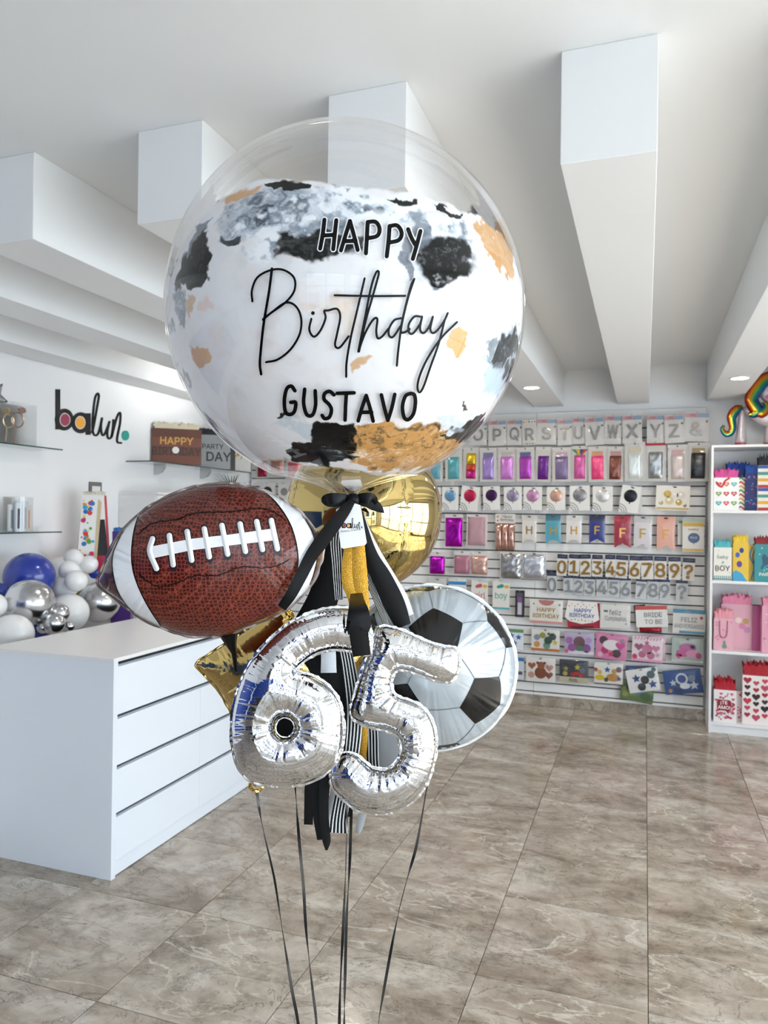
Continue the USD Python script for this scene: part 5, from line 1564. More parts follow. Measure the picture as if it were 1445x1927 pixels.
sbag('white gift bag printed with nine coloured hearts and topped with pink tissue', 1343, 1391, 899, 3, 0.03, 'ecebe8', 'cf4f93', 15, hearts_grid, side='e9e7e3')
sbag('chevron striped gift bag squeezed behind the nine heart bag', 1386, 1402, 899, 3, 0.10, 'efe9dd', None, 10, lambda w, h: [(Polygon([(0, h * k / 8), (w / 2, h * (k + 0.8) / 8), (w, h * k / 8), (w, h * (k + 0.45) / 8), (w / 2, h * (k + 1.25) / 8), (0, h * (k + 0.45) / 8)]).intersection(sbox(0, 0, w, h)), ['b92d3c', '3a7f4a', 'd79a2f'][k % 3], 'chevron_print') for k in range(8)], d=0.06)
sbag('deep blue gift bag with blue tissue behind the chevron bag', 1366, 1412, 886, 3, 0.18, '1d2c78', '1b3f93', 15, lambda w, h: [(T2('HBD', h * 0.2, w * 0.62, h * 0.5), 'a02a5a', 'lettering')] + scatter(3, 16, [('dot', '3a6fc0', 0.006), ('star', '7fb0e0', 0.008)])(w, h))
sbag('navy speckled gift bag between the chevron bag and the striped bag', 1402, 1427, 890, 3, 0.08, '16255f', '204a9a', 14, scatter(5, 22, [('dot', '4f8fd0', 0.005), ('dot', 'c0407a', 0.005)]))
sbag('white gift bag with red, yellow and blue stripes on the top shelf', 1426, 1462, 876, 3, 0.05, 'e9e4d8', '1a1d24', 18, stripes(['b5302f', 'e6dfcf', 'd6a22f', 'e6dfcf', '3f8f8a', 'e6dfcf', '2f4f9f'], 14))
sbag('tall black gift bag at the far end of the top shelf', 1464, 1512, 868, 3, 0.08, '1a1a1c', '101012', 16)


def baby(w, h):
    return [(T2('baby', h * 0.10, w * 0.5, h * 0.70, False), '4a5f63', 'lettering'), (T2('BOY', h * 0.15, w * 0.5, h * 0.37, True), '5b4a3f', 'lettering'), (starp(w * 0.52, h * 0.55, 0.012), '4fa39f', 'star_print'),
            (sbox(0.0, h * 0.02, w, h * 0.05), '2f7f86', 'band_print')] + [(sbox(w * (0.04 + k * 0.107), h * 0.05, w * (0.09 + k * 0.107), h * 0.14), '3b8288', 'stripe_print') for k in range(9)] + scatter(8, 8, [('dot', '9fb9ae', 0.004)])(w, h)


sbag('cream gift bag lettered baby BOY with teal tissue', 1343, 1377, 1030, 2, 0.03, 'e9e4d9', '5cb5bd', 13, baby, side='d9d2c2')
sbag('narrow cream gift bag with green dots beside the baby boy bag', 1374, 1385, 1030, 2, 0.09, 'e3dccb', None, 8, scatter(9, 10, [('dot', '5f8f7f', 0.006)]), d=0.06)
sbag('yellow gift bag with blue and purple balloon print and yellow tissue', 1379, 1409, 1021, 2, 0.04, 'e3bd3a', 'e8c63f', 13, lambda w, h: [(ell(w * .55, h * .80, w * .14, w * .18), '27357f', 'balloon_print'), (ell(w * .3, h * .68, w * .14, w * .18), '3f5fae', 'balloon_print'), (ell(w * .42, h * .44, w * .17, w * .22), '5f3a86', 'balloon_print'), (Polygon([(0, 0), (w * .9, 0), (w * .6, h * .2), (w * .2, h * .28), (0, h * .22)]), '3d9fc9', 'wave_print')])
sbag('yellow gift bag with wavy blue lines beside the balloon print bag', 1407, 1424, 1026, 2, 0.08, 'dcb33a', None, 10, lambda w, h: [(stroke([(w * .5, h * .95), (w * .25, h * .7), (w * .7, h * .4), (w * .4, h * .05)], w * .16), '2f7fb5', 'wave_print'), (stroke([(w * .8, h * .9), (w * .55, h * .65), (w * .9, h * .35), (w * .7, h * .05)], w * .1), '22356f', 'wave_print')])
sbag('teal gift bag with a small sea creature print and red tissue', 1420, 1466, 1024, 2, 0.03, '2f8c93', '8f2f33', 13, lambda w, h: [(unary_union([ell(w * .52, h * .55, w * .2, h * .12), ell(w * .40, h * .64, w * .1, h * .1), stroke([(w * .6, h * .5), (w * .78, h * .52), (w * .85, h * .66)], 0.02), stroke([(w * .4, h * .5), (w * .3, h * .36)], 0.016), stroke([(w * .55, h * .47), (w * .55, h * .34)], 0.016)]), '29506a', 'creature_print'), (T2('PARTY', h * .08, w * .5, h * .2), 'e9e1cf', 'lettering')] + scatter(10, 12, [('dot', '7fc7c5', 0.006), ('star', 'e7d9a5', 0.008)])(w, h))
sbag('small pink gift bag with a magenta handle and a green bear print', 1343, 1380, 1163, 1, 0.03, 'e0a9b5', 'e79aa3', 15, lambda w, h: scatter(12, 22, [('heart', 'c98095', 0.008), ('dot', 'd58fa2', 0.005)])(w, h) + [(unary_union([ell(w * .55, h * .14, w * .11, h * .08), ell(w * .55, h * .25, w * .07, h * .055)]), '6f8f7a', 'bear_print')], handles=('a83a6b', 0.5, 0.40))
sbag('large pink gift bag with printed balloons and a magenta side', 1357, 1417, 1136, 1, 0.15, 'dfa9b6', 'e58aa5', 17, lambda w, h: [(ell(w * .55, h * .65, w * .10, w * .10), 'ead5c9', 'balloon_print'), (ell(w * .78, h * .63, w * .10, w * .10), 'b99b5a', 'balloon_print'), (ell(w * .66, h * .52, w * .10, w * .10), 'cf86a5', 'balloon_print'), (ell(w * .82, h * .44, w * .11, w * .11), 'c48cb5', 'balloon_print'), (sbox(w * .2, h * .14, w * .38, h * .18), 'a9707a', 'chair_print'), (sbox(w * .2, h * .18, w * .23, h * .36), 'a9707a', 'chair_print')], side='a8477c')
sbag('magenta sided pink gift bag leaning behind the large pink one', 1417, 1434, 1140, 1, 0.12, 'a9477d', None, 12)
sbag('pink gift bag with small hearts at the end of the pink shelf', 1434, 1476, 1140, 1, 0.04, 'df9fb2', 'e48fab', 15, scatter(13, 22, [('heart', 'c26b8b', 0.010), ('dot', 'efd0d8', 0.006)]), handles=('a83a6b', 0.5, 0.42))


def teamo(w, h):
    sp = unary_union([rrect(w * .62, h * .34, 0.02, w * .46, h * .53), Polygon([(w * .5, h * .38), (w * .68, h * .38), (w * .66, h * .27)])])
    return scatter(14, 60, [('heart', 'c9556f', 0.012), ('dot', 'b83a50', 0.006), ('heart', '8f1f35', 0.009)])(w, h) + [(sp, '8c1626', 'speech_bubble'), (T2('¡TE', h * .10, w * .45, h * .60, True), 'f2e9e6', 'lettering'), (T2('AMO!', h * .10, w * .46, h * .46, True), 'f2e9e6', 'lettering')]


sbag('white gift bag lettered ¡TE AMO! in a dark red speech bubble, red tissue', 1343, 1386, 1297, 0, 0.03, 'ebe3e0', 'b5202f', 20, teamo, side='e3d3d3')
sbag('small white gift bag with red marks beside the ¡TE AMO! bag', 1385, 1399, 1300, 0, 0.10, 'e3d3d1', None, 10, scatter(15, 16, [('heart', 'a92b40', 0.010), ('dot', 'c75a70', 0.006)]), d=0.08)
sbag('tall white gift bag covered with big red and black hearts, red tissue', 1397, 1466, 1270, 0, 0.05, 'ece2dc', 'b3242f', 22, lambda w, h: [(heartp(w * (0.14 + 0.24 * (k % 4)) , h * (0.90 - 0.142 * (k // 4)) - (k % 2) * h * .05, w * (0.085 + 0.03 * (k % 3 == 0))), ['a32038', '1f1416', 'b8475a', '3a1218', 'c2384c'][k * 7 % 5], 'heart_print') for k in range(24)])

# ------------------------------------------------------------------ unicorn balloon on top of the shelving unit
def zu(p):
    return np.asarray(p, float) / 11.336 + np.array([1320.0, 690.0])


DU = float((at(1420, 800, Y=6.56) - EYE) @ FW)
UNI = thing('unicorn_balloon', 'foil unicorn balloon with rainbow mane and tail on top of the shelving unit', 'balloon', at(1430, 833, Y=6.56))
RAIN = np.array([C('3a1f6b'), C('14508f'), C('17908f'), C('2f9a3f'), C('d9c02c'), C('e0761f'), C('c0271f'), C('5a0f18')])
RBM = vcol('rainbow_foil', 0.18, 0.75)
BODYM = M('unicorn_white_foil', (0.50, 0.44, 0.45), 0.3, 0.25)


def rainbow_tube(pts, rad, D_, h0=0.0):
    p = spline(zu(pts), 8)
    r_ = np.interp(np.linspace(0, 1, len(p)), np.linspace(0, 1, len(rad)), rad) / 11.336
    sides = 20
    t = np.gradient(p, axis=0); t /= np.linalg.norm(t, axis=1, keepdims=True); nr = np.c_[-t[:, 1], t[:, 0]]
    ang = np.arange(sides) * 2 * np.pi / sides
    xy = p[:, None] + nr[:, None] * np.cos(ang)[None, :, None] * r_[:, None, None]
    hh = np.sin(ang)[None] * r_[:, None] * 0.8 + h0
    v = flat(xy.reshape(-1, 2), D_, hh.ravel())
    f = []
    for i in range(len(p) - 1):
        for j in range(sides):
            k = (j + 1) % sides
            f += [(i * sides + j, i * sides + k, (i + 1) * sides + k), (i * sides + j, (i + 1) * sides + k, (i + 1) * sides + j)]
    v = np.vstack([v, flat(p[:1], D_, [h0]), flat(p[-1:], D_, [h0])])
    for j in range(sides):
        k = (j + 1) % sides
        f += [(len(v) - 2, k, j), (len(v) - 1, (len(p) - 1) * sides + j, (len(p) - 1) * sides + k)]
    u = (np.cos(ang) * 0.5 + 0.5) * (len(RAIN) - 1)
    cc = np.stack([np.interp(u, np.arange(len(RAIN)), RAIN[:, q]) for q in range(3)], 1)
    tint = np.vstack([np.tile(cc, (len(p), 1)), RAIN[3:4], RAIN[3:4]])
    return (v, np.array(f)), tint


(mv, tt) = rainbow_tube([(880, 850), (780, 900), (690, 980), (640, 1080), (650, 1190), (665, 1300), (630, 1400), (540, 1440), (470, 1390), (440, 1320), (480, 1250)], [30, 95, 110, 105, 90, 80, 72, 66, 55, 45, 25], DU, 2)
part(UNI, 'tail', mv, RBM, smooth=True, tint=tt, label='curled rainbow tail')
(mv, tt) = rainbow_tube([(1700, 150), (1520, 200), (1350, 280), (1220, 420), (1120, 560), (1060, 700), (1130, 850), (1180, 940), (1100, 1010), (1000, 1030)], [60, 120, 150, 160, 150, 150, 150, 140, 90, 40], DU, 14)
part(UNI, 'mane', mv, RBM, smooth=True, tint=tt, label='rainbow mane')
(mv, tt) = rainbow_tube([(1150, 960), (1280, 980), (1360, 920), (1385, 830), (1330, 740)], [80, 120, 110, 80, 30], DU, 15)
part(UNI, 'mane_curl', mv, RBM, smooth=True, tint=tt)
fo = Foil(sm(zu([(860, 900), (1000, 800), (1250, 760), (1500, 780), (1800, 800), (2050, 900), (2150, 1100), (2050, 1280), (1700, 1330), (1350, 1300), (1100, 1180), (950, 1060)]), 5), DU, k=0.8, s=2.2, pleat=0.3, wave=8, reach=6, seed=3)
part(UNI, 'body', fo.mesh(), BODYM, smooth=True)
fo = Foil(sm(zu([(1250, 420), (1380, 300), (1600, 280), (1750, 400), (1760, 560), (1680, 700), (1500, 760), (1330, 740), (1240, 600)]), 5), DU - 0.03, k=0.8, s=2.2, pleat=0.2, wave=8, reach=6, seed=4)
part(UNI, 'head', fo.mesh(), BODYM, smooth=True)
part(UNI, 'cheek_print', fo.drape(ell(*zu([(1420, 640)])[0], 5, 4.5), 0.6, 1.5), paint('a84d86', 0.4), smooth=True)
part(UNI, 'horn', tube([at(*zu([(1560, 300)])[0], D=DU), at(*zu([(1600, 0)])[0], D=DU)], np.array([0.025, 0.002]), 12), GOLDF)
def fz(x, y): return flat(zu([(x, y)]), DU, [2.0])[0]
for xa, xb in ((860, 830), (1440, 1440), (1700, 1710), (2030, 2050)):
    top, bot = fz(xa, 950), fz(xb, 1585)
    bot[2] = 2.286 + 0.012
    ps = [top + (bot - top) * k for k in np.linspace(0, 1, 8)]
    lg = part(UNI, 'leg', tube(ps, np.linspace(0.020, 0.042, 8), 16), BODYM, smooth=True)
    part(lg, 'hoof', tube([bot + [0, 0, 0.006], bot - [0, 0, 0.0115]], np.array([0.0425, 0.040]), 16), paint('a51d3f', 0.3))

# ------------------------------------------------------------------ merchandise hanging on the slatwall
WRAP = film('pack_wrap', (0.97, 0.97, 0.97), 0.035, 0.4, 4.0, 0.12)
HOOKS = []


class Pack:
    def __init__(self, name, cat, label, x0, y0, x1, y1, group, off=0.06, tilt=0.0):
        self.Y = YB - 0.018 - off
        a, b, c, d = at(x0, (y0 + y1) / 2, Y=self.Y), at(x1, (y0 + y1) / 2, Y=self.Y), at((x0 + x1) / 2, y0, Y=self.Y), at((x0 + x1) / 2, y1, Y=self.Y)
        self.w, self.h = b[0] - a[0], c[2] - d[2]
        self.X, self.Z = (a[0] + b[0]) / 2, (c[2] + d[2]) / 2
        self.rot = tilt
        self.t = thing(name, label, cat, (self.X, self.Y, self.Z), group)
        tx = self.X - math.sin(tilt) * self.h * 0.47
        tz = self.Z + math.cos(tilt) * self.h * 0.47
        HOOKS.append(tx)
        part(self.t, 'hanging_hook', tube([np.array([tx, YB - 0.0182, tz]), np.array([tx, self.Y - 0.03, tz]), np.array([tx, self.Y - 0.036, tz + 0.012])], 0.0022, 6), STEEL)
        self.k = 0

    def add(self, name, m, mat, z=0.0, smooth=False, **kw):
        v, f, _ = meshkit.arrays(m)
        if isinstance(mat, str):
            mat = paint(mat, 0.4)
        return part(self.t, name, wallmap((v + [0, 0, z], f), self.X, self.Y, self.Z, self.rot), mat, smooth=smooth, **kw)

    def U(self, pg):
        """unit polygon (0..1 across and up) to metres"""
        return shp_tf(lambda x, y: ((np.asarray(x) - 0.5) * self.w, (np.asarray(y) - 0.5) * self.h), pg)

    def card(self, col='e4e2de', t=0.008, pg=None, r=0.004, name='card'):
        g = self.U(pg) if pg is not None else rrect(self.w, self.h, r)
        self.add(name, ext(g, t), col); self.z = t

    def sh(self, name, pg, col, lift=0.001, t=0.0008, metres=False):
        g = pg if metres else self.U(pg)
        self.add(name, ext(g, t), col, self.z + lift - 0.0008)

    def disc(self, name, cx, cy, r, col, lift=0.001):
        """round print, r in metres"""
        self.sh(name, ell((cx - 0.5) * self.w, (cy - 0.5) * self.h, r, r, 24), col, lift, metres=True)

    def txt(self, s, cx, cy, hh, col, wmax=0.9, bold=True, lift=0.0016, name='lettering', tz=0.0009):
        m = textm(s, hh * self.h, tz, bold)
        ww = m.bounds[1][0] - m.bounds[0][0]
        if ww > wmax * self.w:
            m.apply_scale([wmax * self.w / ww, 1, 1])
        m.apply_translation([(cx - 0.5) * self.w, (cy - 0.5) * self.h, 0])
        self.add(name, m, col, self.z + lift - 0.0008)

    def pil(self, name, u0, v0, u1, v1, d, mat, crinkle=0.0, lift=0.0, smooth=True):
        m = pillow((u1 - u0) * self.w, (v1 - v0) * self.h, d, 10, 12, crinkle, len(HOOKS))
        m = (m[0] + [((u0 + u1) / 2 - 0.5) * self.w, ((v0 + v1) / 2 - 0.5) * self.h, 0], m[1])
        self.add(name, m, mat, self.z + lift, smooth)


def shine(hexs, rough=0.25, metal=0.75):
    return paint(hexs, rough, metal)


LG = 'letter balloon packets on the top row'
for i, (ch, x0, x1, y0, y1) in enumerate([('O', 884, 917, 794, 838), ('P', 919, 953, 792, 839), ('Q', 954, 983, 791, 838), ('R', 983, 1010, 791, 838), ('S', 1010, 1048, 789, 837), ('T', 1049, 1077, 790, 838),
                                          ('U', 1075, 1102, 787, 836), ('V', 1101, 1137, 786, 838), ('W', 1137, 1170, 783, 836), ('X', 1171, 1208, 782, 835), ('Y', 1217, 1250, 782, 834), ('Z', 1250, 1287, 782, 834), ('&', 1287, 1334, 777, 831)]):
    p = Pack('letter_packet', 'balloon packet', 'clear packet with silver foil %s on the top row' % ('ampersand sign' if ch == '&' else 'letter ' + ch), x0, y0, x1, y1, LG, 0.10 + 0.012 * (i % 2), (-0.03, 0.02, 0.0, 0.04)[i % 4])
    p.card('c9c6c2', 0.012)
    if ch == 'R':
        for q in range(10):
            p.disc('dot_print', 0.1 + 0.2 * (q % 5), 0.93 if q < 5 else 0.06, 0.008, ['a6544e', 'c9a24a', '4f7a6a', '8a8a92'][q % 4])
    else:
        p.sh('header', sbox(0.02, 0.84, 0.55, 0.98), 'b98d92')
        p.sh('header', sbox(0.55, 0.84, 0.98, 0.98), '7d93a8')
        p.txt('FOIL', 0.35, 0.92, 0.06, '7a3040', 0.4)
        p.disc('dot_print', 0.90, 0.70, 0.009, '57504e')
    p.txt(ch, 0.5, 0.44, 0.46, shine('8d8885', 0.35, 0.5), 0.62, True, 0.003, 'foil_letter', 0.006)
    p.pil('clear_wrap', 0.0, 0.0, 1.0, 0.86, 0.022, WRAP, 0.006)

FG = 'foil fringe curtain packets on the second row'
for i, (lab, x0, x1, y0, y1, col, metal, hd) in enumerate([
        ('pale teal blue', 806, 834, 845, 906, '5f9fae', .2, None), ('turquoise', 838, 870, 844, 906, '55a3ab', .2, None), ('yellow to magenta ombre', 871, 902, 843, 906, 'd9b62a', .8, 'cfc7ba'), ('lavender', 903, 935, 843, 907, 'a58acb', .5, '6d6f93'),
        ('orchid pink', 936, 972, 842, 907, 'd184d0', .4, 'b7b0ab'), ('bright magenta', 972, 1006, 842, 906, 'b13fb3', .6, '5a5f8a'), ('deep purple', 1007, 1038, 841, 907, '6a1687', .5, None), ('greyish violet', 1039, 1075, 842, 907, '7c6a91', .3, 'b79aa3'),
        ('rainbow topped rose pink', 1075, 1107, 839, 906, 'd0569b', .3, None), ('hot pink', 1107, 1142, 840, 907, 'ee4580', .3, 'cf9470'), ('rose gold', 1141, 1175, 840, 907, '8a4f3e', .85, 'b98a85'), ('white iridescent', 1175, 1214, 832, 906, 'dfe6e4', .4, 'c9bfa6'),
        ('red topped silver tinsel', 1213, 1254, 831, 906, 'a9acae', .9, None), ('pale blush', 1256, 1294, 837, 907, 'cdbdb7', .2, 'c59a9c'), ('black', 1293, 1334, 833, 906, '14161b', .5, 'a08a62')]):
    p = Pack('fringe_packet', 'party packet', '%s foil fringe packet on the second row' % lab, x0, y0, x1, y1, FG, 0.085 + 0.015 * (i % 2), (0.0, 0.02, -0.02, 0.01)[i % 4])
    p.card('c7c3be', 0.010)
    p.sh('hang_hole', ell(0.5, 0.955, 0.05, 0.016, 12), '2a2a2a')
    if hd: p.sh('label_panel', sbox(0.2, 0.72, 0.8, 0.86), hd)
    if 'rainbow' in lab:
        for q, cc in enumerate(('2f7f4a', 'd9a42a', '22305f', 'b93a3a')): p.sh('header_wedge', Polygon([(0.5, 0.66), (0.02 + 0.24 * q, 0.90), (0.26 + 0.24 * q, 0.90)]), cc)
    if 'red topped' in lab: p.sh('header', sbox(0.0, 0.90, 1.0, 1.0), 'a3152a', 0.004)
    mt = shine(col, 0.28, metal)
    if 'ombre' in lab:
        p.pil('fringe', 0.22, 0.48, 0.80, 0.84, 0.018, shine('d6b420', 0.28, 0.8), 0.008); p.pil('fringe', 0.22, 0.30, 0.80, 0.52, 0.018, shine('c9402f', 0.28, 0.8), 0.008); p.pil('fringe', 0.22, 0.08, 0.80, 0.33, 0.018, shine('c2187a', 0.28, 0.8), 0.008)
    else:
        p.pil('fringe', 0.17, 0.07, 0.83, 0.74, 0.020, mt, 0.009)
    p.pil('clear_wrap', 0.0, 0.0, 1.0, 0.92, 0.030, WRAP, 0.008)

RG = 'round foil balloon cards on the third row'
for i, (lab, x0, x1, y0, y1, col, ti) in enumerate([('teal', 804, 829, 917, 960, '3f8f8f', 0), ('light blue', 832, 863, 916, 960, '6f98b8', .0), ('raspberry red', 867, 901, 915, 962, 'b5234c', -.10), ('dark plum', 909, 941, 915, 960, '3f1f4a', .03), ('greyish lavender', 948, 982, 916, 960, '9a90a8', .02),
                                                   ('soft pink', 985, 1020, 916, 960, 'bf8fae', .0), ('peach', 1029, 1064, 916, 960, 'cfa58f', .01), ('silver', 1072, 1110, 914, 961, '8f8f91', .02), ('clear white', 1115, 1153, 915, 962, 'cfcdca', .0), ('black', 1167, 1204, 914, 965, '26262a', -.14)]):
    if lab in ('black', 'raspberry red'):
        q = Pack('balloon_card', 'balloon card', 'white card mostly hidden behind the %s balloon card' % lab, x0 + 3, y0 + 2, x1 + 4, y1 - 1, RG, 0.055, ti * -0.2)
        q.card('d2d0cc', 0.004); q.sh('hang_hole', ell(0.5, 0.94, 0.08, 0.02, 10), '333333')
    p = Pack('balloon_card', 'balloon card', 'white card with a %s round foil balloon on the third row' % lab, x0, y0, x1, y1, RG, 0.075, ti)
    p.card('dbd9d5', 0.006)
    p.sh('hang_hole', ell(0.55, 0.93, 0.09, 0.025, 12), '2a2a2a')
    r_ = p.w * 0.33
    for q, rr_k in enumerate((0.44, 0.32, 0.2)):
        g = ell(-p.w / 2, -p.h / 2, p.w * rr_k, p.w * rr_k, 32).difference(ell(-p.w / 2, -p.h / 2, p.w * (rr_k - 0.05), p.w * (rr_k - 0.05), 32)).intersection(rrect(p.w, p.h, 0.004))
        p.sh('arc_print', g, '8f8f90', metres=True)
    c0_ = ((0.50 - 0.5) * p.w, (0.62 - 0.5) * p.h)
    p.sh('balloon_tail', Polygon([(c0_[0], c0_[1] - r_ * 0.9), (c0_[0] + r_ * 0.16, c0_[1] - r_ * 1.28), (c0_[0] - r_ * 0.16, c0_[1] - r_ * 1.28)]), col, metres=True)
    dm = trimesh.creation.icosphere(3, 1.0); dm.apply_scale([r_, r_, r_ * 0.22]); dm.apply_translation([c0_[0], c0_[1], 0.001])
    p.add('balloon_disc', dm, shine(col, 0.25, 0.6), p.z, True)
    p.add('disc_rim', tube([np.array([c0_[0] + r_ * math.cos(a), c0_[1] + r_ * math.sin(a), 0.001]) for a in np.linspace(0, 2 * np.pi, 30)], 0.0022, 6, cap=False), shine(col, 0.35, 0.4), p.z, True)
p = Pack('balloon_set_box', 'balloon set', 'cream box picturing gold and clear balloons at the end of the third row', 1234, 914, 1298, 961, None, 0.07, -0.03)
p.card('dcd6cb', 0.02)
p.sh('base_band', sbox(0.02, 0.04, 0.98, 0.12), 'b8a06a')
p.sh('hang_hole', ell(0.55, 0.94, 0.06, 0.03, 12), '2a2a2a')
for cx, cy, r_, cc in ((.34, .66, .030, 'b89a4a'), (.40, .40, .034, 'c9b98f'), (.56, .62, .026, 'd5d0c8'), (.74, .62, .034, 'cfc8ba'), (.68, .34, .026, 'b8963f'), (.16, .30, .018, 'b1a070'), (.86, .22, .014, '8a6a5f')):
    p.disc('balloon_print', cx, cy, r_, cc); p.disc('balloon_shine', cx - 0.02, cy + 0.04, r_ * 0.35, 'efe9d8', 0.0018)
p.sh('star_print', starp((.34 - .5) * p.w, (.68 - .5) * p.h, .026), 'c9a544', 0.0026, metres=True)

DG = 'packets and pennants on the fourth row'
p = Pack('foil_packet', 'party packet', 'packet with a bright magenta foil curtain on the fourth row', 837, 968, 871, 1030, DG, 0.07); p.card('d2ccc8', 0.004); p.sh('hang_hole', ell(0.55, 0.96, 0.09, 0.02, 12), '2a2a2a'); p.pil('foil', 0.04, 0.02, 0.98, 0.90, 0.03, shine('a3089e', 0.2, 0.7), 0.01)
p = Pack('foil_packet', 'party packet', 'packet with a dusty pink tablecloth on the fourth row', 878, 968, 917, 1028, DG, 0.07); p.card('d4cbc9', 0.004); p.sh('hang_hole', ell(0.5, 0.96, 0.08, 0.02, 12), '2a2a2a'); p.pil('cloth', 0.06, 0.02, 0.9, 0.92, 0.028, paint('b08a92', 0.4), 0.008)
p = Pack('foil_packet', 'party packet', 'packet with crinkled rose gold foil and a lettered header on the fourth row', 932, 967, 969, 1035, DG, 0.08); p.card('d3cdc8', 0.004); p.txt('Happy', 0.6, 0.92, 0.07, '3a3436', 0.6, False); p.txt('Birthday', 0.6, 0.83, 0.07, '3a3436', 0.7, False); p.disc('dot_print', .12, .92, .01, 'b9843f'); p.sh('heart_print', heartp(-.38 * p.w, .31 * p.h, .009), 'a8323f', metres=True)
for u in (0.02, 0.34, 0.66): p.pil('foil', u, 0.0, u + 0.34, 0.74, 0.028, shine('c79f90', 0.18, 0.9), 0.012)
for i, (lab, x0, x1, y0, y1, col, hc, ch, cc, fork) in enumerate([('white pennant with a gold H beside the rose gold foil packet', 982, 1010, 970, 1021, 'd8d4cd', 'cfcac2', 'H', 'a8812f', False), ('teal pennant with a gold H', 1026, 1056, 969, 1023, '4f9db0', '39707f', 'H', 'c2a74a', False), ('white pennant with an orange gold H beside the blue pennant', 1065, 1095, 970, 1022, 'dcd9d5', 'd2cfca', 'H', 'd9a038', False),
                                                                 ('royal blue pennant with a gold F', 1108, 1139, 970, 1023, '1f2c7c', '1a1f4f', 'F', 'd7a63f', True), ('crimson pennant with a gold F', 1155, 1188, 971, 1032, '99122f', 'a81d3a', 'F', 'efc06a', True), ('iridescent white pennant with a gold F', 1192, 1227, 971, 1034, 'cfc8c9', 'bdbab8', 'F', 'b08f3f', True), ('peach pennant with a gold F', 1235, 1271, 972, 1037, 'dba38f', 'd99f8c', 'F', 'd59a35', True)]):
    p = Pack('pennant_packet', 'banner packet', '%s on the fourth row' % lab, x0, y0, x1, y1, DG, 0.06 + 0.01 * (i % 2), (0.0, 0.01, -0.01)[i % 3])
    p.card(hc, 0.003, sbox(0.02, 0.80, 0.98, 1.0), name='header')
    bot = [(0.02, 0.02), (0.5, 0.16), (0.98, 0.02)] if fork else [(0.02, 0.0), (0.98, 0.0)]
    p.sh('pennant', Polygon([(0.02, 0.80)] + bot + [(0.98, 0.80)]), col, 0.002, 0.004); p.z += 0.005
    p.sh('hang_hole', ell(0.5, 0.95, 0.12, 0.022, 12), '2a2a2a')
    p.txt(ch, 0.5, 0.48 if fork else 0.46, 0.28, shine(cc, 0.35, 0.4), 0.6, True)
    p.sh('card_foot', ell(0.5, 0.02, 0.34, 0.10, 20).intersection(sbox(0, 0.02, 1, 1)) if not fork else Polygon([(0.3, 0.09), (0.5, 0.15), (0.7, 0.09), (0.5, 0.05)]), 'b3b0ae')
    p.pil('clear_wrap', 0.0, 0.0, 1.0, 0.99, 0.012, WRAP, 0.004)
p = Pack('balloon_packet', 'balloon packet', 'white and gold packet with a blue balloon shape at the end of the fourth row', 1284, 974, 1325, 1038, DG, 0.09)
p.card('d9d6d0', 0.01); p.sh('header', sbox(0.02, 0.86, 0.98, 1.0), 'a9b0a8'); p.sh('gold_band', sbox(0.02, 0.74, 0.98, 0.85), 'c9a53a'); p.sh('gold_band', sbox(0.02, 0.02, 0.98, 0.08), 'c9a53a'); p.txt('CUMPLE', .5, .65, .05, 'b08a2a', .7)
p.sh('balloon_print', unary_union([ell(.52, .40, .27, .15), Polygon([(.48, .28), (.56, .28), (.52, .2)])]), '4f6488'); p.txt('FELIZ', .52, .41, .05, 'c9cfd8', .4, lift=.002)
p = Pack('balloon_packet', 'balloon packet', 'plain white packet peeping out behind the white and gold balloon packet', 1275, 980, 1296, 1025, DG, 0.05); p.card('cfccc6', 0.008); p.sh('header', sbox(0.05, 0.9, 0.95, 1.0), '5f8a4a')

EG = 'packets on the fifth row'
for lab, x0, x1, y0, y1, col, metal, cr in [('bright magenta foil packet half hidden by the gold orb', 808, 838, 1039, 1081, 'a3089e', .7, .012), ('dusty rose tablecloth packet', 854, 885, 1037, 1081, 'a8707f', .1, .006), ('pale rose gold foil packet', 886, 918, 1038, 1082, 'd0a79b', .6, .012), ('crumpled silver foil packet', 941, 981, 1039, 1090, 'a3a4a6', .9, .02), ('crumpled white silver foil packet', 983, 1027, 1040, 1090, 'c9ccd6', .8, .02)]:
    p = Pack('foil_packet', 'party packet', lab + ' on the fifth row', x0, y0, x1, y1, EG, 0.07)
    p.card('cfcac6', 0.004); p.sh('hang_hole', ell(0.5, 0.95, 0.08, 0.025, 12), '2a2a2a')
    p.pil('foil', 0.03, 0.02, 0.97, 0.93 if cr > .015 else .82, 0.026, shine(col, 0.22, metal), cr)
NG = {'gold': 'gold glitter number packets', 'silver': 'silver glitter number packets'}
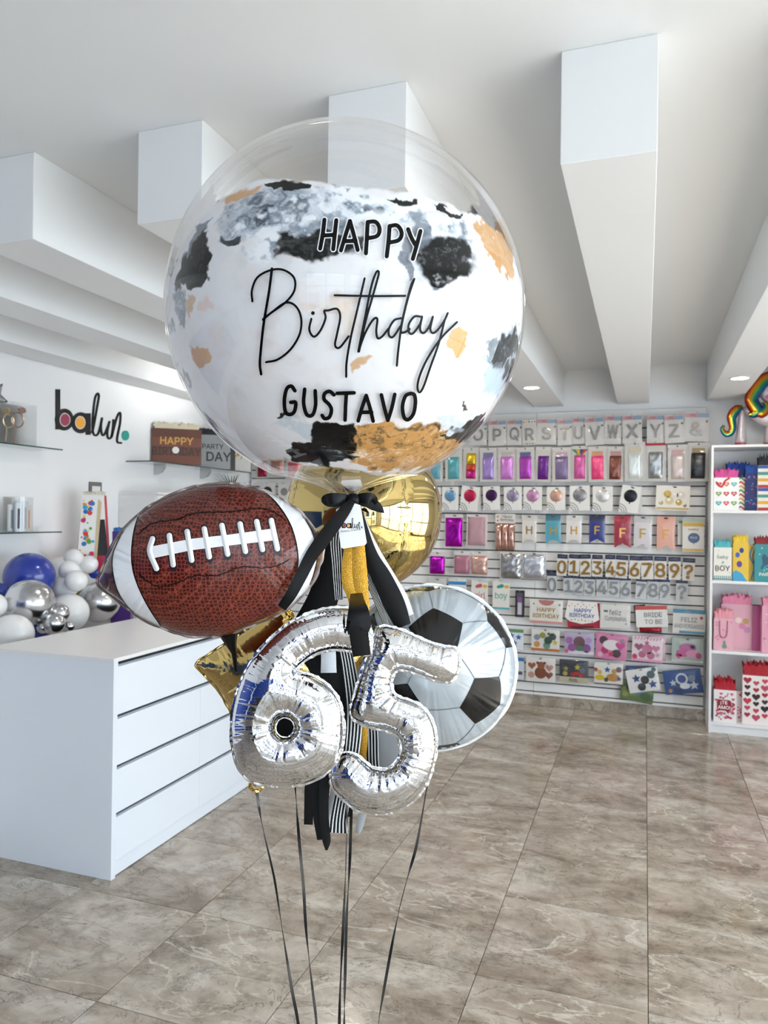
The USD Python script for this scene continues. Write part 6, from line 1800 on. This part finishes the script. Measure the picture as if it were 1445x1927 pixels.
for kind, rows in (('gold', [('0', 1048, 1067, 1043, 1083), ('1', 1070, 1090, 1043, 1083), ('2', 1091, 1112, 1043, 1085), ('3', 1114, 1134, 1044, 1085), ('4', 1139, 1158, 1044, 1086), ('5', 1158, 1181, 1045, 1088), ('6', 1184, 1205, 1046, 1089), ('7', 1206, 1229, 1046, 1090), ('8', 1231, 1254, 1047, 1090), ('9', 1258, 1281, 1048, 1091), ('?', 1284, 1307, 1050, 1093)]),
                   ('silver', [('0', 1029, 1048, 1075, 1117), ('1', 1060, 1079, 1080, 1118), ('2', 1079, 1098, 1081, 1119), ('3', 1099, 1120, 1082, 1121), ('4', 1122, 1143, 1082, 1122), ('5', 1144, 1166, 1083, 1123), ('6', 1167, 1187, 1084, 1125), ('7', 1196, 1217, 1086, 1127), ('8', 1218, 1240, 1086, 1127), ('9', 1241, 1261, 1087, 1128), ('?', 1272, 1294, 1089, 1131)])):
    for i, (ch, x0, x1, y0, y1) in enumerate(rows):
        nm = 'question mark' if ch == '?' else 'number ' + 'zero one two three four five six seven eight nine'.split()[int(ch)]
        p = Pack('number_packet', 'number packet', 'packet with a %s glitter %s under a navy header' % (kind, nm), x0, y0, x1, y1, NG[kind], 0.075 if kind == 'gold' else 0.05, (0.0, -0.05, 0.04, 0.02, -0.03)[(i * 3 + (kind == 'gold')) % 5])
        p.card('d3d0ca' if kind == 'gold' else 'bfc0c0', 0.005)
        p.sh('header', sbox(0.0, 0.80, 1.0, 1.0), '141a35', 0.0015)
        p.txt('NUMERO', .5, .9, .06, '6a6f8f', .7, lift=.002)
        p.txt(ch, 0.5, 0.40, 0.58, shine('8a6628', 0.5, 0.4) if kind == 'gold' else shine('85888c', 0.5, 0.4), 0.88, True, 0.003, 'glitter_number', 0.005)

GG = 'packets beside the soccer ball balloon'
p = Pack('baby_packet', 'party packet', 'packet with a bright blue header just above the soccer ball', 844, 1089, 877, 1140, GG, .06); p.card('d6d4cf', .006); p.sh('header', sbox(0, .78, 1, .9), '2f7fb5')
p = Pack('baby_packet', 'party packet', 'plain grey white packet beside the gold orb above the soccer ball', 806, 1088, 840, 1140, GG, .05); p.card('c5c2bd', .006); p.sh('hang_hole', ell(.5, .95, .1, .02, 10), '2a2a2a'); p.sh('print_band', sbox(.1, .5, .9, .7), 'b39a90')
for lab, x0, x1, y0, y1, cl, word in (('girl packet with a red cloud print beside the soccer ball', 887, 918, 1092, 1146, 'b5505a', 'girl'), ('boy packet with a teal cloud print beside the soccer ball', 927, 959, 1093, 1146, '2f8f86', 'boy')):
    p = Pack('baby_packet', 'party packet', lab, x0, y0, x1, y1, GG, .065); p.card('d8d5cd', .006); p.sh('header', sbox(.5, .93, .98, 1.0), 'b9c3c4')
    p.sh('cloud_print', unary_union([ell(.42, .80, .14, .06), ell(.54, .82, .12, .07), ell(.34, .78, .10, .05)]), cl); p.sh('cloud_print', ell(.82, .80, .14, .06), 'd1a53f')
    p.txt(word, .5, .45, .22, cl, .7, False); p.sh('foot_band', sbox(0, 0, 1, .06), '3fa0a3')
p = Pack('candle_case', 'candle pack', 'narrow black case with a violet candle behind a clear window', 970, 1111, 987, 1161, GG, .06); p.card('141416', .014); p.sh('window', sbox(.16, .08, .84, .92), '55505a', .0012); p.sh('candle', sbox(.28, .1, .72, .55), 'b9b5bd', .004, .003); p.sh('candle_top', sbox(.28, .55, .72, .75), '7a4f86', .004, .003)
p = Pack('blue_packet', 'balloon packet', 'white packet with blue stars at the edge of the soccer ball', 955, 1183, 985, 1222, GG, .06); p.card('d3d6da', .006); p.sh('header', sbox(0, .82, 1, .98), '5f8a5f')
for cx, cy in ((.25, .66), (.7, .6), (.45, .3)): p.sh('star_print', starp((cx - .5) * p.w, (cy - .5) * p.h, .030), '2f5fa5', metres=True)
p = Pack('blue_packet', 'balloon packet', 'pale packet with a blue header low at the edge of the soccer ball', 958, 1236, 986, 1277, GG, .06); p.card('c3c6cb', .006); p.sh('header', sbox(0, .82, 1, .98), '2f6fa5'); p.sh('print_band', sbox(.5, .2, .9, .35), '55565f')

BG = 'birthday banner packets on the seventh row'
p = Pack('banner_packet', 'banner packet', 'white banner packet lettered HAPPY BIRTHDAY in gold under a pink arch', 997, 1129, 1059, 1173, BG, .07, -.01); p.card('dcd8d0', .008); p.sh('arch_print', ell(.5, 1.0, .24, .24, 24).intersection(sbox(0, 0, 1, .99)), 'b5706a'); p.txt('HAPPY', .5, .58, .17, 'a07a2a', .6); p.txt('BIRTHDAY', .5, .32, .17, 'a07a2a', .8); p.sh('foot_band', sbox(0, 0, 1, .1), 'cf8f8c')
p.disc('flower_print', .12, .82, .008, 'a88a5f'); p.disc('flower_print', .9, .82, .01, '8a9a8a'); p.pil('clear_wrap', 0, 0, 1, 1, .014, WRAP, .005)
p = Pack('banner_packet', 'banner packet', 'red lower banner packet behind the blue lettered happy birthday packet', 1067, 1135, 1129, 1182, BG, .05, .05); p.card('b0243a', .008); p.sh('dark_band', sbox(.1, .02, .8, .08), '2a1a1c')
p = Pack('banner_packet', 'banner packet', 'white banner packet lettered HAPPY BIRTHDAY in blue over red corners', 1063, 1131, 1128, 1178, BG, .075, -.02); p.card('dedad4', .008, Polygon([(.08, 1), (.92, .98), (1, .3), (.85, .18), (.5, .08), (.15, .16), (0, .3)])); p.txt('HAPPY', .52, .62, .15, '3f5a9a', .5); p.txt('BIRTHDAY', .5, .42, .15, '3f5a9a', .72)
for k in range(10): p.disc('confetti_print', .12 + .084 * k, .86 if k % 2 else .78, .005, ['b93a45', 'd9a23f', '4f8a6f'][k % 3])
for k in range(7): p.disc('confetti_print', .2 + .1 * k, .22 + .03 * (k % 2), .006, ['b93a45', '4f8a6f', 'd9a23f'][k % 3])
p = Pack('banner_packet', 'banner packet', 'white banner packet with Feliz Cumpleaños in grey handwriting', 1129, 1137, 1186, 1182, BG, .07, .0); p.card('d5d2cc', .008); p.txt('feliz', .5, .66, .22, '55555a', .4, False); p.txt('Cumpleaños', .52, .38, .2, '77777c', .7, False); p.sh('mark_print', sbox(.12, .66, .26, .74), '4a4a50'); p.disc('mark_print', .86, .2, .008, '9a9a9a'); p.pil('clear_wrap', 0, 0, 1, 1, .014, WRAP, .005)
p = Pack('banner_packet', 'banner packet', 'dark banner packet tucked behind the BRIDE TO BE packet', 1194, 1138, 1216, 1176, BG, .045, .12); p.card('2a2c33', .006); p.sh('red_edge', sbox(0, 0, 1, .12), 'a3242f')
p = Pack('banner_packet', 'banner packet', 'crumpled red packet hanging below the BRIDE TO BE packet', 1200, 1150, 1256, 1190, BG, .05, .03); p.card('c9c3c0', .005); p.pil('red_foil', .05, 0, .8, .4, .02, shine('8f1f28', .3, .4), .01)
p = Pack('banner_packet', 'banner packet', 'white banner packet lettered BRIDE TO BE in grey with a red top', 1196, 1140, 1256, 1180, BG, .075, .07); p.card('dad7d2', .008); p.sh('header', sbox(0, .82, 1, 1), 'b5473f'); p.txt('BRIDE', .55, .58, .2, '7a7a76', .62); p.txt('TO BE', .55, .26, .2, '8a8a86', .6); p.pil('clear_wrap', .6, 0, 1.08, .75, .02, WRAP, .01)
p = Pack('banner_packet', 'banner packet', 'banner packet lettered FELIZ ANIVERSARIO between two teal bands', 1266, 1147, 1327, 1193, BG, .08, -.01); p.card('d8d5cf', .008); p.sh('header', sbox(0, .84, 1, 1), '3f7f9f'); p.sh('foot_band', sbox(.2, .02, 1, .12), '4f93ad'); p.txt('FELIZ', .5, .58, .18, '8a8580', .5); p.txt('ANIVERSARIO', .5, .32, .16, '8a8580', .92); p.disc('seal_print', .88, .68, .012, 'b93a45'); p.pil('clear_wrap', 0, 0, 1, 1, .014, WRAP, .006)

SG = 'balloon set packets on the lower rows'


def setpack(label, x0, y0, x1, y1, base, prints, tilt=0.0, off=.07, band=None):
    p = Pack('balloon_set_packet', 'balloon set', label, x0, y0, x1, y1, SG, off, tilt)
    p.card(base, .010)
    if band: p.sh('band_print', sbox(0, 0, 1, band[1]), band[0])
    p.sh('hang_hole', ell(.5, .95, .05, .025, 10), '2a2a2a')
    for k, (kind, cx, cy, r, col) in enumerate(prints):
        x_, y_ = (cx - .5) * p.w, (cy - .5) * p.h; R = r * p.h
        g = ell(x_, y_, R, R, 20) if kind == 'disc' else heartp(x_, y_, R) if kind == 'heart' else starp(x_, y_, R) if kind == 'star' else ell(x_, y_, R * 1.7, R, 20)
        p.sh(kind + '_print', g, col, .001 + .0009 * (k % 4), metres=True)
    p.pil('clear_wrap', 0, 0, 1, 1, .016, WRAP, .006)
    return p


setpack('balloon set packet with green, grey and gold discs above an orange foot', 1000, 1184, 1053, 1225, 'd5d2ca', [('disc', .2, .62, .14, '7f8aa0'), ('disc', .4, .72, .14, '8f8a3f'), ('disc', .76, .68, .16, '454a42'), ('disc', .6, .5, .18, '2f4a3f'), ('star', .84, .42, .16, 'c0b03a'), ('disc', .2, .3, .14, 'c08a3a'), ('disc', .55, .26, .16, '5f8a74'), ('star', .62, .8, .10, '3f5a3a')], band=('b56a35', .12))
setpack('lilac balloon set packet with violet discs', 1062, 1190, 1118, 1231, 'ada0b8', [('disc', .5, .56, .26, '6a4a52'), ('disc', .16, .62, .16, '9a5f9a'), ('disc', .82, .66, .14, 'a080b5'), ('disc', .26, .3, .18, '8a4f8a'), ('disc', .74, .3, .20, '7a3f86'), ('oval', .52, .28, .13, '4f6f5a'), ('disc', .08, .12, .09, 'c04f78')], band=('d5ccd5', .16))
setpack('pink balloon set packet with white and magenta discs', 1121, 1192, 1180, 1241, 'c9799f', [('disc', .24, .72, .16, '4a2f3f'), ('oval', .52, .56, .20, 'd9d2d0'), ('disc', .84, .74, .10, '8f6f80'), ('heart', .78, .56, .18, 'b8307a'), ('disc', .3, .34, .14, 'a82a62'), ('disc', .68, .26, .16, '33262e'), ('star', .5, .22, .14, 'b92a55'), ('disc', .16, .16, .1, 'd9a8b8')], -.06)
setpack('pale pink packet peeping out under the candy striped balloon set', 1196, 1196, 1252, 1243, 'c9a3b0', [('disc', .5, .4, .2, 'b5607f')], .05, .05)
p = setpack('pale pink balloon set packet with hearts and a candy striped top', 1189, 1198, 1247, 1245, 'd9ccce', [('heart', .22, .58, .17, '8f4f66'), ('disc', .5, .50, .20, 'b86f8c'), ('heart', .78, .56, .15, 'c06a8f'), ('star', .48, .76, .12, 'b0557a'), ('disc', .34, .28, .14, 'a85a72'), ('disc', .62, .26, .15, 'b0627f'), ('star', .84, .30, .12, 'c98aa5'), ('disc', .1, .18, .1, 'c03a6a')], -.03, band=('d99ab5', .1))
for k in range(9): p.sh('candy_stripe', Polygon([(.06 + .1 * k, .86), (.11 + .1 * k, .86), (.15 + .1 * k, .99), (.10 + .1 * k, .99)]), 'cf8aa2', .001)
setpack('grey green balloon set packet with pink oval balloons', 1264, 1201, 1324, 1246, 'a9b5ae', [('oval', .5, .6, .2, 'b56a95'), ('oval', .36, .38, .16, 'c0518c'), ('oval', .66, .36, .16, 'cf88aa'), ('disc', .84, .3, .12, 'b0397a'), ('star', .66, .66, .14, 'd9a5bf'), ('heart', .22, .24, .12, 'cf3f78')], .0, band=('c5c7c0', .08))
setpack('white balloon set packet with brown teddy coloured hearts and discs', 990, 1237, 1045, 1283, 'd8d3cc', [('heart', .2, .66, .16, '9a4f35'), ('disc', .5, .38, .24, '7a4228'), ('disc', .52, .68, .15, '8a5234'), ('heart', .8, .6, .16, 'b07a6a'), ('heart', .78, .3, .17, '7f3f2a'), ('disc', .18, .28, .13, 'b58a80'), ('disc', .4, .78, .06, '7a4228'), ('disc', .64, .78, .06, '7a4228')], .01)
p = setpack('dark balloon set packet with a red racing car and yellow stars', 1053, 1242, 1107, 1285, '33363f', [('star', .62, .70, .15, 'b8a23a'), ('star', .22, .62, .13, '9a8a3f'), ('disc', .8, .58, .12, '55606f'), ('disc', .2, .40, .10, 'a89a4a')], .0, band=('b5ad95', .26))
p.sh('car_print', unary_union([Polygon([(.36, .34), (.40, .44), (.55, .50), (.70, .48), (.84, .42), (.86, .34)]), ell(.48, .34, .05, .06), ell(.75, .34, .05, .06)]), 'a32226', .004)
p.txt('FOIL', .5, .13, .12, '5a2a2a', .5, lift=.004)
setpack('white balloon set packet with yellow figures and blue stars', 1118, 1247, 1172, 1288, 'd5d2c9', [('star', .46, .68, .16, '2f4f95'), ('disc', .86, .72, .13, '5f3f4a'), ('oval', .2, .30, .13, 'c9a92f'), ('disc', .2, .56, .10, 'c9a92f'), ('oval', .66, .34, .18, 'ad7f3f'), ('disc', .7, .62, .12, 'b08a4a'), ('star', .86, .30, .12, '33508f'), ('disc', .06, .66, .09, '8a4a4a'), ('disc', .42, .22, .10, '3f5a45')], .0, band=('4a2f2a', .05))
setpack('green leafy packet hanging lowest under the white disc packet', 1168, 1284, 1230, 1320, '5a6f3f', [('oval', .3, .5, .25, '74873f'), ('disc', .6, .6, .25, '4f7a8a'), ('oval', .8, .35, .2, '3f5a2f'), ('disc', .15, .3, .15, '8a8f4a')], -.13, .04)
setpack('dark blue packet behind the white packet with black discs', 1178, 1253, 1236, 1296, '2f4060', [('disc', .2, .7, .2, '5f78a5'), ('star', .8, .8, .15, '2f6fae')], .06, .055)
p = setpack('tilted white balloon set packet with black discs and navy stars', 1180, 1258, 1240, 1301, 'd6d4d0', [('disc', .56, .50, .18, '16161a'), ('star', .30, .60, .20, '22356f'), ('disc', .78, .70, .17, '3f4f52'), ('disc', .42, .22, .17, '2f3438'), ('star', .78, .28, .20, '22407f'), ('disc', .9, .9, .10, '2a4a4f')], .22, .08)
setpack('blue space balloon set packet with an astronaut helmet and white stars', 1249, 1260, 1321, 1305, '1d4480', [('disc', .48, .62, .24, 'c9ced6'), ('disc', .48, .62, .17, '2a3f7f'), ('star', .24, .48, .15, 'b9bec9'), ('disc', .74, .62, .14, '6f7f93'), ('disc', .36, .26, .18, '24345f'), ('star', .78, .32, .20, 'c3c9d3'), ('oval', .54, .32, .12, 'd1d5da'), ('disc', .14, .16, .08, 'c07a3a')], .16, .07)

# what shows through and under the clear foot of the bubble, on the far end of the slatwall
HG = 'packets behind the clear balloon'
for lab, x0, x1, y0, y1, col, metal in [('crimson fringe packet at the far end of the slatwall', 482, 505, 858, 900, '86122f', .3), ('orange brown tinsel packet seen through the clear balloon', 506, 535, 860, 894, 'a8583a', .6), ('coral red packet seen through the clear balloon', 538, 568, 862, 902, 'd0525a', .3)]:
    p = Pack('fringe_packet', 'party packet', lab, x0, y0, x1, y1, HG, .08); p.card('c7c3be', .008); p.pil('fringe', .15, .06, .9, .8, .02, shine(col, .3, metal), .006)
for lab, x0, x1, col in [('white card with a black disc above the football', 489, 518, '1d1a1e'), ('white card between the football and the gold orb', 524, 546, '8a8486')]:
    p = Pack('balloon_card', 'balloon card', lab, x0, 909, x1, 950, HG, .07); p.card('d2cfcb', .006); p.disc('disc_print', .5, .6, p.w * .3, col)
